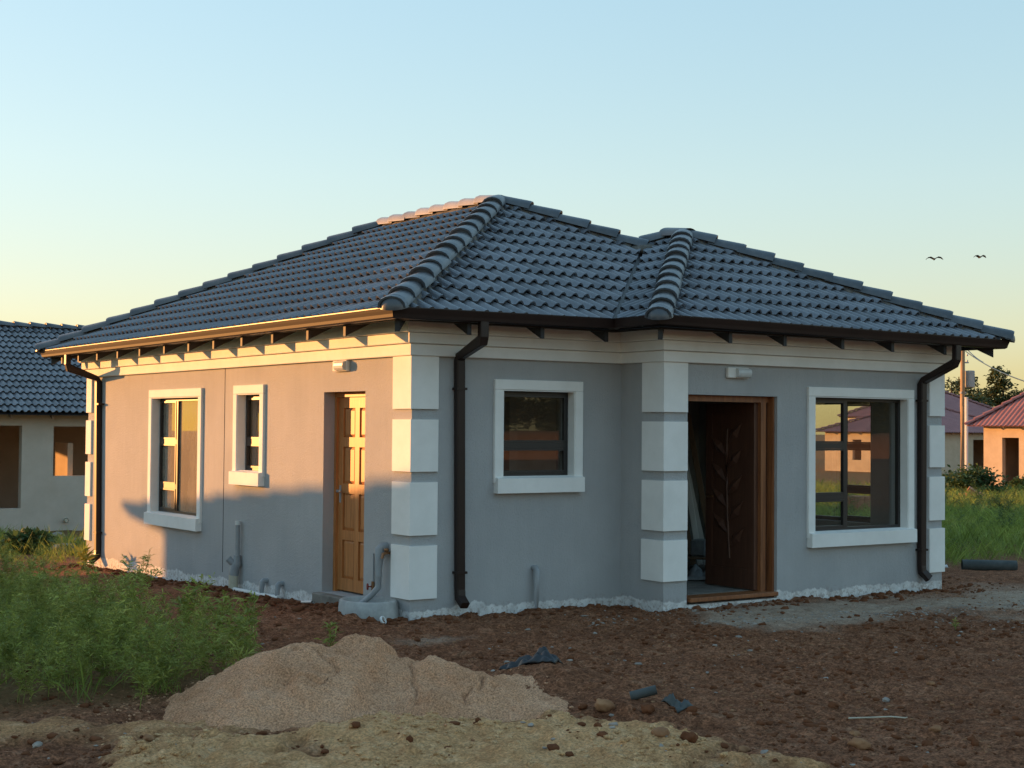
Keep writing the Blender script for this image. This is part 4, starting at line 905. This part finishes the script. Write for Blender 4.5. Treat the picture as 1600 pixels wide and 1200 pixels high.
plant('tall bushy weed rising at the right edge of the weed patch', -2.62, -1.05, (.58, 9, .11, .017), 1.)
for i_, (x, y, h_) in enumerate(((-2.35, -.35, .42), (-2.30, -1.45, .55), (-2.55, -1.9, .50), (-2.85, -2.2, .52), (-2.2, -1.1, .40), (-3.3, -2.1, .5), (-3.7, -1.9, .55))):
    plant(('slim feathery weed nearest the bare soil strip', 'feathery weed beside the left slope of the sand pile', 'feathery weed at the outer edge of the weed patch')[0 if i_ in (0, 4) else 1 if i_ in (1, 2) else 2], x, y, (h_, 10, .085, .013), 1.)
plant('small weed sprouting behind the top of the sand pile', -1.55, -1.35, (.25, 5, .09, .016), 1.)
plant('tiny weed sprouting on the trodden strip', 4.0, -3.1, (.10, 4, .05, .010), 1.)

def tree_mesh(seed, h, crown, nl, leaf, trunk_r):
    """crown: list of (x, y, z, rx, ry, rz) lobes in units of h"""
    global rng
    keep = rng; rng = np.random.default_rng(seed); tb = MB()
    lean = rng.normal(0, .02, 2)*h; zs_ = np.linspace(0, .9, 7)
    tb.tube([(lean[0]*t, lean[1]*t, h*t) for t in zs_], trunk_r, 7, scale=[1.25, 1, .88, .74, .6, .42, .22])
    parts = []
    for (cx_, cy_, cz_, rx, ry, rz) in crown:
        c = np.array([cx_, cy_, cz_])*h; t0 = max(.12, cz_-.18); b = Vector((lean[0]*t0, lean[1]*t0, h*t0)); e = Vector(c); tb.tube([b, b.lerp(e, .5)+Vector((0, 0, -.02*h)), e], trunk_r*.35, 5, scale=[1, .7, .3])
        k = max(14, int(26*rx*ry*rz/.004)); k = min(k, 70); cl = rdir(k, -1, 1)*(rng.uniform(.35, 1, k)**.5)[:, None]*np.array([rx, ry, rz])*h+c   # leaf clumps
        per = int(nl/len(crown)/k)+1
        P = (cl[:, None]+rng.normal(0, 1, (k, per, 3))*np.array([.30*rx, .30*ry, .22*rz])*h*.75).reshape(-1, 3); n = len(P)
        tone = np.repeat((rng.uniform(.55, 1.5, (k, 1, 1))*rng.uniform(.8, 1.2, (k, per, 1))).reshape(-1, 1), 3, 1)
        parts.append(leaf_strips(P, rdir(n, -.7, .7), leaf*rng.uniform(.6, 1.4, n), leaf*.6*rng.uniform(.7, 1.3, n), rng.uniform(0, .4, n), tone))
    rng = keep; V, Fq, Tn = merge(parts); return tb, V, Fq, Tn
CR1 = [(0, 0, .88, .09, .09, .12), (.05, .02, .72, .15, .15, .13), (-.07, 0, .62, .17, .16, .12), (.06, -.04, .48, .20, .19, .13), (-.04, .05, .36, .22, .2, .11), (.09, .03, .58, .13, .14, .1)]
CR2 = [(0, 0, .75, .24, .24, .2), (-.2, .05, .6, .22, .2, .17), (.2, -.05, .58, .23, .22, .18), (0, .15, .5, .25, .22, .16), (.05, -.2, .62, .2, .2, .16), (-.1, -.1, .42, .22, .22, .13)]
CR3 = [(0, 0, .86, .12, .12, .1), (.1, .02, .7, .17, .17, .12), (-.12, -.04, .66, .16, .17, .12), (.02, .1, .52, .2, .2, .12), (-.1, .08, .42, .17, .18, .1), (.12, -.06, .40, .16, .16, .09)]
TM = {}
for kind, (sd_, cr, nl, lf_) in dict(tall=(3, CR1, 4200, .30), round=(5, CR2, 4600, .34), open=(8, CR3, 3000, .30)).items():
    tb, V, Fq, Tn = tree_mesh(sd_, 8., cr, nl, lf_, .17); TM[kind] = (tb.mesh('trunk', 'bark'), npmesh('crown', V, Fq, 'tree_leaf', Tn))
def tree(kind, x, y, s, label, group=None, z=None, rz=None):
    t = thing('tree', label, 'tree', (x, y, (gz(x, y) if z is None else z)-.1), random.uniform(0, 6) if rz is None else rz, group); t.scale = (s*1., s*1., s)
    link('trunk', TM[kind][0], t); link('crown', TM[kind][1], t); return t
def at(u, v, depth):
    d = fw*FPX+rt*(u-800)+up*(600-v); return Vector((CX, CY, CZ))+d*(depth/FPX)
def tree_px(kind, u, vtop, depth, label):
    p = at(u, vtop, depth); z0 = gz(p.x, p.y); tree(kind, p.x, p.y, (p.z-z0)/(8*.97), label, 'trees behind the red-roofed houses', z0+.1)
tree_px('round', 1488, 588, 105, 'dense round-crowned tree directly behind the wooden pole')
tree_px('round', 1519, 610, 118, 'lower bushy tree between the pole and the tall slender tree')
tree_px('tall', 1530, 618, 112, 'small pointed tree in front of the bushy trees by the pole')
tree_px('tall', 1561, 577, 125, 'tall slender tree standing alone left of the red tiled roof')
tree_px('open', 1578, 628, 140, 'loose low tree just above the red tiled roof')
tree_px('open', 1597, 606, 150, 'small dark tree peeping over the red tiled roof')
tree_px('round', 1625, 600, 150, 'broad tree hidden behind the red tiled house')
tree_px('open', 1512, 580, 130, 'thin tree whose top shows beside the transformer box')
# trees and a bank behind the photographer, seen only mirrored in the window panes
for i in range(64):
    a = -78+i*3.1; t = tree(('round', 'round', 'tall')[i % 3], a+random.uniform(-1, 1), -88+random.uniform(-4, 4)+.10*a, random.uniform(.62, .86), 'dark tree of the row across the road behind the yard', 'trees across the road'); t.scale.x *= 1.7; t.scale.y *= 1.7
for i in range(16):
    t = tree('round', 116+i*2.5+random.uniform(-1, 1), -74+i*6., random.uniform(.62, .82), 'dark tree of the row across the road behind the yard', 'trees across the road'); t.scale.x *= 1.8; t.scale.y *= 1.8
bx = np.linspace(-90, 130, 220); mb = MB(); vs = []
for x in bx:
    yb = -66+.10*x; hb = 1.55+.5*float(fbm(x*.21, 3., 3, 51))
    for dy, k in ((4.5, -.5), (3., .35*hb), (1.2, .85*hb), (0, hb), (-3, .8*hb), (-7, -.5)): vs.append((x, yb+dy+.6*float(fbm(x*.6, dy, 2, 53)), k-.25+.15*float(fbm(x*1.1, dy*1.3, 2, 55))))
mb.add(vs, [(i*6+j, i*6+j+1, i*6+j+7, i*6+j+6) for i in range(len(bx)-1) for j in range(5)], True); tag(mb.obj('bank', 'rock_brown'), kind='structure')
def bush(x, y, s, label, seed, z=None):
    global rng
    keep = rng; rng = np.random.default_rng(seed); k = 110; cl = rdir(k, -.15, 1)*rng.uniform(.4, 1, (k, 1))**.5*np.array([1, 1, .95]); P = (cl[:, None]+rng.normal(0, .12, (k, 34, 3))).reshape(-1, 3)*s; n = len(P); P[:, 2] = np.abs(P[:, 2])
    tone = np.repeat((rng.uniform(.6, 1.4, (k, 1, 1))*rng.uniform(.8, 1.2, (k, 34, 1))).reshape(-1, 1), 3, 1); V, Fq, Tn = leaf_strips(P, rdir(n, -.4, .9), .16*rng.uniform(.6, 1.3, n), .08*rng.uniform(.6, 1.3, n), rng.uniform(0, .4, n), tone); rng = keep
    b = thing('bush', label, 'bush', (x, y, gz(x, y)-.05)); link('foliage', npmesh('foliage', V, Fq, 'bush_leaf', Tn), b)
    st_ = MB()
    for a in range(5): st_.tube([(0, 0, 0), (.2*s*math.cos(a*1.3), .2*s*math.sin(a*1.3), .35*s), (.5*s*math.cos(a*1.3), .5*s*math.sin(a*1.3), .75*s)], .025, 5, scale=[1, .7, .3])
    st_.obj('stem', 'bark', b); return b
for u, v, dd, s, lab in ((1493, 762, 47, .95, 'low green bush left of the dark bush by the pole'), (1523, 768, 46, 1.0, 'dark rounded bush in front of the orange house'), (1600, 770, 50, .6, 'small bush at the foot of the orange wall')):
    p = at(u, v, dd); bush(p.x, p.y, s, lab, int(u))

# ------------------------------------------------------------------ other houses
def ribbed(mb, O, U, V, poly, pitch=.21, h=.03):
    """roof face with raised ribs up the slope; poly convex in (u, v), first two points on the eave"""
    O, U, V = Vector(O), Vector(U).normalized(), Vector(V).normalized(); N = U.cross(V); n = len(poly)
    def span(u):
        c = []
        for i in range(n):
            (a, b), (c_, d) = poly[i], poly[(i+1) % n]
            if abs(c_-a) > 1e-9 and min(a, c_)-1e-9 <= u <= max(a, c_)+1e-9: c.append(b+(d-b)*(u-a)/(c_-a))
        return (min(c), max(c)) if c else None
    u0, u1 = min(p[0] for p in poly), max(p[0] for p in poly); us = []; u = u0
    while u < u1:
        for du, hh in ((0, 0), (.30*pitch, 0), (.48*pitch, h*.85), (.65*pitch, h), (.82*pitch, h*.85)): us.append((u+du, hh))
        u += pitch
    us = [q for q in us if q[0] < u1-1e-4]+[(u1-1e-4, 0)]; vs = []; fs = []
    for u, hh in us:
        s = span(max(u, u0+1e-4)); rows_ = 5
        for r in range(rows_+1): vs.append(O+U*u+V*(s[0]+(s[1]-s[0])*r/rows_)+N*hh)
    for i in range(len(us)-1):
        for r in range(5): fs.append((i*6+r, (i+1)*6+r, (i+1)*6+r+1, i*6+r+1))
    mb.add(vs, fs, True)
def plain_house(name, label, x0, y0, x1, y1, zg, wallh, wallmat, roofmat, holes, T_=.45, ov=.45, gable=False, cat='house', tiles=None, group=None, capmat='cap_tile'):
    """holes: dict side -> [(u0,u1,z0,z1)] with z above ground; sides f (-y), l (-x), r, b"""
    hs = thing(name, label, cat, (x0, y0, zg), 0, group); w_, d_ = x1-x0, y1-y0; mb = MB(); ze = wallh
    for key, M, ln in (('f', frameM((0, 0, 0), (1, 0, 0), (0, 1, 0)), w_), ('r', frameM((w_, 0, 0), (0, 1, 0), (-1, 0, 0)), d_), ('b', frameM((w_, d_, 0), (-1, 0, 0), (0, -1, 0)), w_), ('l', frameM((0, d_, 0), (0, -1, 0), (1, 0, 0)), d_)):
        slab(mb, M, ln, -.6, ze-.02, .2, holes.get(key, []))
    if gable:
        g_ = d_/2*T_
        for X in (.0, w_-.2):
            vs = [(X, .0, ze-.02), (X, d_, ze-.02), (X, d_/2, ze+g_-.02), (X+.2, .0, ze-.02), (X+.2, d_, ze-.02), (X+.2, d_/2, ze+g_-.02)]; mb.add(vs, [(0, 2, 1), (3, 4, 5), (0, 3, 5, 2), (1, 2, 5, 4)])
    mb.obj('wall', wallmat, hs)
    fl = MB(); fl.box(.21, .21, -.3, w_-.21, d_-.21, .02); fl.obj('floor_slab', 'slab', hs)
    ca = 1/math.sqrt(1+T_*T_); zv = ze-ov*T_+.05; rf = MB(); kids = []
    W_, Dd = w_+2*ov, d_+2*ov
    if gable or w_ >= d_: hp = 0 if gable else Dd/2; vv = Dd/2/ca; faces = {'f': ((-ov, -ov, zv), (1, 0, 0), (0, ca, T_*ca), [(0, 0), (W_, 0), (W_-hp, vv), (hp, vv)]), 'b': ((w_+ov, d_+ov, zv), (-1, 0, 0), (0, -ca, T_*ca), [(0, 0), (W_, 0), (W_-hp, vv), (hp, vv)])}
    else: hp = W_/2; vv = W_/2/ca; faces = {'l': ((-ov, d_+ov, zv), (0, -1, 0), (ca, 0, T_*ca), [(0, 0), (Dd, 0), (Dd-hp, vv), (hp, vv)]), 'r': ((w_+ov, -ov, zv), (0, 1, 0), (-ca, 0, T_*ca), [(0, 0), (Dd, 0), (Dd-hp, vv), (hp, vv)])}
    if not gable:
        if w_ >= d_: faces['l'] = ((-ov, d_+ov, zv), (0, -1, 0), (ca, 0, T_*ca), [(0, 0), (Dd, 0), (Dd/2, vv)]); faces['r'] = ((w_+ov, -ov, zv), (0, 1, 0), (-ca, 0, T_*ca), [(0, 0), (Dd, 0), (Dd/2, vv)])
        else: faces['f'] = ((-ov, -ov, zv), (1, 0, 0), (0, ca, T_*ca), [(0, 0), (W_, 0), (W_/2, vv)]); faces['b'] = ((w_+ov, d_+ov, zv), (-1, 0, 0), (0, -ca, T_*ca), [(0, 0), (W_, 0), (W_/2, vv)])
    dk = MB()
    for k, (O, U, V, poly) in faces.items():
        Uv, Vv = Vector(U), Vector(V); N = Uv.cross(Vv); dk.add([Vector(O)+Uv*a+Vv*b-N*.02 for a, b in poly], [tuple(range(len(poly)))[::-1]])
        if not tiles: ribbed(dk, O, U, V, poly)
    ro = dk.obj('roof', roofmat if not tiles else 'rafter_paint', hs)
    if tiles:
        rs = MB()
        for k, (O, U, V, poly) in faces.items(): tile_face(ro, O, U, V, poly, (tiles if k == 'f' else no), rs, mesh0=TILEM)
        tag(rs.obj('tile_field', 'roof_tile', ro), kind='stuff')
    # ridge and hips
    cap_ = cap_mesh(capmat)
    if w_ >= d_ or gable:
        zt = zv+T_*Dd/2; rx0, rx1 = -ov+hp, w_+ov-hp; caps(ro, (rx0, d_/2, zt), (rx1, d_/2, zt), cap_, .03, .4)
        ends = [((-ov, -ov, zv), (rx0, d_/2, zt)), ((-ov, d_+ov, zv), (rx0, d_/2, zt)), ((w_+ov, -ov, zv), (rx1, d_/2, zt)), ((w_+ov, d_+ov, zv), (rx1, d_/2, zt))]
    else:
        zt = zv+T_*W_/2; a, b = -ov+hp, d_+ov-hp; caps(ro, (w_/2, a, zt), (w_/2, b, zt), cap_, .03, .4)
        ends = [((-ov, -ov, zv), (w_/2, a, zt)), ((w_+ov, -ov, zv), (w_/2, a, zt)), ((-ov, d_+ov, zv), (w_/2, b, zt)), ((w_+ov, d_+ov, zv), (w_/2, b, zt))]
    if not gable:
        for a, b in ends: caps(ro, a, b, cap_, .03, .4)
    # rafter tails
    for side, n_, f_ in (('f', w_, lambda t: ((t, -ov+.06), (t, .0))), ('l', d_, lambda t: ((-ov+.06, t), (.0, t)))):
        if gable and side == 'l': continue
        for t in np.arange(.3, n_, .9):
            (ax, ay), (bx, by) = f_(float(t)); r_ = MB(); r_.sweep([(ax, ay, zv-.09+.06*T_), (bx, by, zv-.09+ov*T_)], [(-.02, -.05), (.02, -.05), (.02, .05), (-.02, .05)]); r_.obj('rafter', 'timber', hs)
    return hs
inframe = lambda off: (lambda c: -60 < px(c+Vector(off))[0] < 190)
nb_ = plain_house('neighbour_house', 'unfinished plastered house with empty window openings and grey tiled roof', -3.4, 21.0, 9.5, 29.2, -.56, 2.78, 'stucco_grey', 'roof_tile',
    {'f': [(4.30, 6.06, .52, 2.34), (6.76, 7.75, 1.22, 2.33), (9.6, 10.5, 0, 2.1)], 'b': [(9.5, 10.95, .9, 2.6), (.4, 2.2, .9, 2.5)], 'l': [(2.2, 5.2, .9, 2.4)], 'r': [(2, 6, .9, 2.4)]}, T_=.472, ov=.5, gable=True, tiles=inframe((-3.4, 21.0, -.56)))  # unseen back and side openings are added to let sun and daylight inside
mb = MB(); mb.box(7.25, .5, 0.02, 7.37, 1.4, 1.95); mb.obj('inner_wall', 'stucco_orange', nb_)
mb = MB(); mb.tube([(7.05, .05, .23), (7.05, -.09, .23)], .05, 12, caps=False); mb.tube([(7.05, -.085, .23), (7.05, .05, .23)], .04, 12); mb.obj('drain_pipe', 'pvc_cream', nb_)
# the next house of that row, west of the yard; its roof shades the lower part of the left wall
plain_house('west_house', 'tiled hip-roofed house standing west of the weed patch', -20.5, 10.6, -8.15, 20.1, -.50, 2.80, 'stucco_tan', 'roof_tile', {'f': [(2, 3.4, .9, 2.1), (6, 6.9, .02, 2.1)], 'r': [(2, 3.4, .9, 2.1)]}, T_=.41, ov=.5)
# red-roofed houses across the field
p = at(1537, 765, 58)
plain_house('orange_house', 'sunlit orange house with red ribbed roof and narrow door opening', p.x, p.y-10.5, p.x+8.5, p.y, -.50, 2.85, 'stucco_orange', 'red_roof', {'l': [(.86, 1.62, .02, 2.1), (4.5, 6, .9, 2.1)], 'r': [(8.0, 9.8, 1.15, 2.1)]}, T_=.78, ov=.45, capmat='red_roof')
p = at(1440, 735, 80)
plain_house('garage_house', 'low red-roofed house with dark open garage standing behind the wooden pole', p.x, p.y, p.x+8.6, p.y+7, -.62, 2.5, 'stucco_orange', 'red_roof', {'f': [(4.35, 6.9, .02, 2.0)], 'l': [(2.1, 2.75, .8, 1.95), (3.5, 4.2, .8, 1.95), (5.6, 6.3, .02, 1.95)]}, T_=.40, ov=.4, capmat='red_roof')
p = at(1492, 660, 96)
plain_house('white_house', 'white gabled house with red roof edge behind the open garage', p.x-4.2, p.y-1.6, p.x+3.4, p.y+5.4, -.6, 3.5, 'stucco_white', 'red_roof', {'f': [(5, 6, 1, 2)]}, T_=.5, ov=.4, capmat='red_roof')
for i, (u, v, sz) in enumerate(((88, 836, .16), (104, 872, .20), (112, 866, .16), (97, 862, .12), (122, 850, .15))):
    d = fw*FPX+rt*(u-800)+up*(600-v); t = (-.42-CZ)/d.z; q = Vector((CX, CY, CZ))+d*t
    o = big_rock(q.x, q.y, sz, 'rock_grey', 'chunk of broken concrete lying in front of the unfinished house', 90+i, 'concrete_chunk', 'rubble', .55); o['group'] = 'concrete chunks by the unfinished house'
d = fw*FPX+rt*(45-800)+up*(600-862); q = Vector((CX, CY, CZ))+d*((-.36-CZ)/d.z); bush(q.x, q.y, .38, 'low leafy bush catching light in front of the unfinished house', 77)
# ------------------------------------------------------------------ pole, wires, post
p = at(1504, 730, 70); pz = gz(p.x, p.y)
pl = thing('power_pole', 'brown wooden power pole with transformer box beside the grey house', 'pole', (p.x, p.y, pz))
mb = MB(); mb.tube([(0, 0, -.3), (0, 0, 3.5), (.03, 0, 6.85)], .12, 12, scale=[1.1, .95, .8]); mb.obj('mast', 'pole_wood', pl)
mb = MB(); mb.bevbox(.17, -.3, 4.35, .55, .1, 5.15, .03); mb.obj('transformer', 'steel_grey', pl)
mb = MB(); mb.box(-.15, -.06, 4.05, .2, .06, 4.15); mb.box(.05, -.1, 5.5, .35, .02, 5.56); mb.obj('crossarm', 'steel_grey', pl)
for zz in (5.62, 5.9): MB().lathe([(0, .1), (.04, .1), (.05, .05), (.03, 0), (0, 0)], (.30, -.04, zz-.06), 8).obj('insulator', 'pvc_white', pl)
wp = at(1510, 548, 70); 
for k, (du, dv) in enumerate(((0, 0), (0, -14))):
    a = at(1509, 549+dv*.4, 70); b = at(1665, 612+dv*.2, 42) if k == 0 else at(1536, 566, 64); n = 14; pts = []
    for i in range(n+1):
        t = i/n; q = a.lerp(b, t); q.z -= (.5 if k == 0 else .12)*4*t*(1-t)*.5; pts.append(q)
    mb = MB(); mb.tube(pts, .022, 5); tag(mb.obj('power_wire', 'plastic_black'), ('black overhead wire running from the pole over the orange house', 'short black wire joining the long wire below the pole top')[k], 'wire')
p = at(1510, 735, 66); z0 = gz(p.x, p.y); t_ = at(1510, 622, 66).z
g = thing('fence_post', 'thin pale grey post standing beside the wooden power pole', 'post', (p.x, p.y, z0)); mb = MB(); mb.bevbox(-.06, -.06, -.2, .06, .06, t_-z0, .012); mb.obj('shaft', 'stucco_white', g); mb = MB(); mb.bevbox(-.07, -.07, t_-z0, .07, .07, t_-z0+.04, .01); mb.obj('cap', 'stucco_white', g)
# brick stack and rubble heap in the field
p = at(1343, 766, 34); bs_ = thing('brick_stack', 'stack of new bricks standing in the grass beyond the big window', 'brick stack', (p.x, p.y, gz(p.x, p.y)))
BR = MB().bevbox(-.11, -.052, 0, .11, .052, .07, .004).mesh('brick', 'brick')
for i in range(7):
    for j in range(4):
        for k in range(2):
            o = link('brick', BR, bs_); o.location = (k*.235+J(), j*.118+J(), i*.074); o.rotation_euler.z = J()*4
p = at(1505, 768, 43); n = 60
for i in range(14):
    a, r_ = random.uniform(0, 6.28), random.uniform(0, 1)**.6; x, y = p.x+1.1*r_*math.cos(a)+.3, p.y+.5*r_*math.sin(a); o = link('broken_brick', BR); s = random.uniform(.9, 1.6); o.scale = (s, s, s*1.3)
    o.location = (x, y, gz(x, y)+.06+.25*(1-r_)); o.rotation_euler = (random.uniform(-.6, .6), random.uniform(-.6, .6), random.uniform(0, 3)); tag(o, 'broken brick of the rubble heap below the dark bush', 'brick', 'bricks of the rubble heap by the bushes')
# ------------------------------------------------------------------ birds
for i, (u, v, dd, sp, lab) in enumerate(((1460, 405, 70, .40, 'dark bird gliding with drooping wings above the eave corner'), (1531, 402, 75, .36, 'smaller dark bird gliding further from the roof ridge'))):
    p = at(u, v, dd); b = tag(MB().lathe([(0, -.16), (.025, -.12), (.045, -.02), (.035, .08), (.018, .13), (0, .17)], (0, 0, 0), 8).obj('bird', 'bird'), lab, 'bird', 'birds gliding in the sky'); b.location = p; b.rotation_euler = (math.pi/2-.15, 0, -YAW+.3*i)
    for s_ in (-1, 1):
        w_ = MB(); pts = [(.02, .06, .05), (.5, .12, .09), (1., -.10, .03)]; top = [(s_*x*sp, -z_*.6+.02, y*sp) for x, y, z_ in [(0, 0, .0), (.45, .24, 0), (.75, .18, 0), (1.02, -.06, 0)]]
        ch = [.10, .11, .085, .01]; vs = []
        for (x, y, z_), c in zip(top, ch): vs += [(x, z_+.01, c*.8), (x, z_+.018, c*.2), (x, z_, -c)]
        w_.add(vs, [(i_*3+a, i_*3+a+1, i_*3+a+4, i_*3+a+3) for i_ in range(3) for a in (0, 1)]); o = w_.obj('wing', 'bird', b); o.modifiers.new('thick', 'SOLIDIFY').thickness = .012
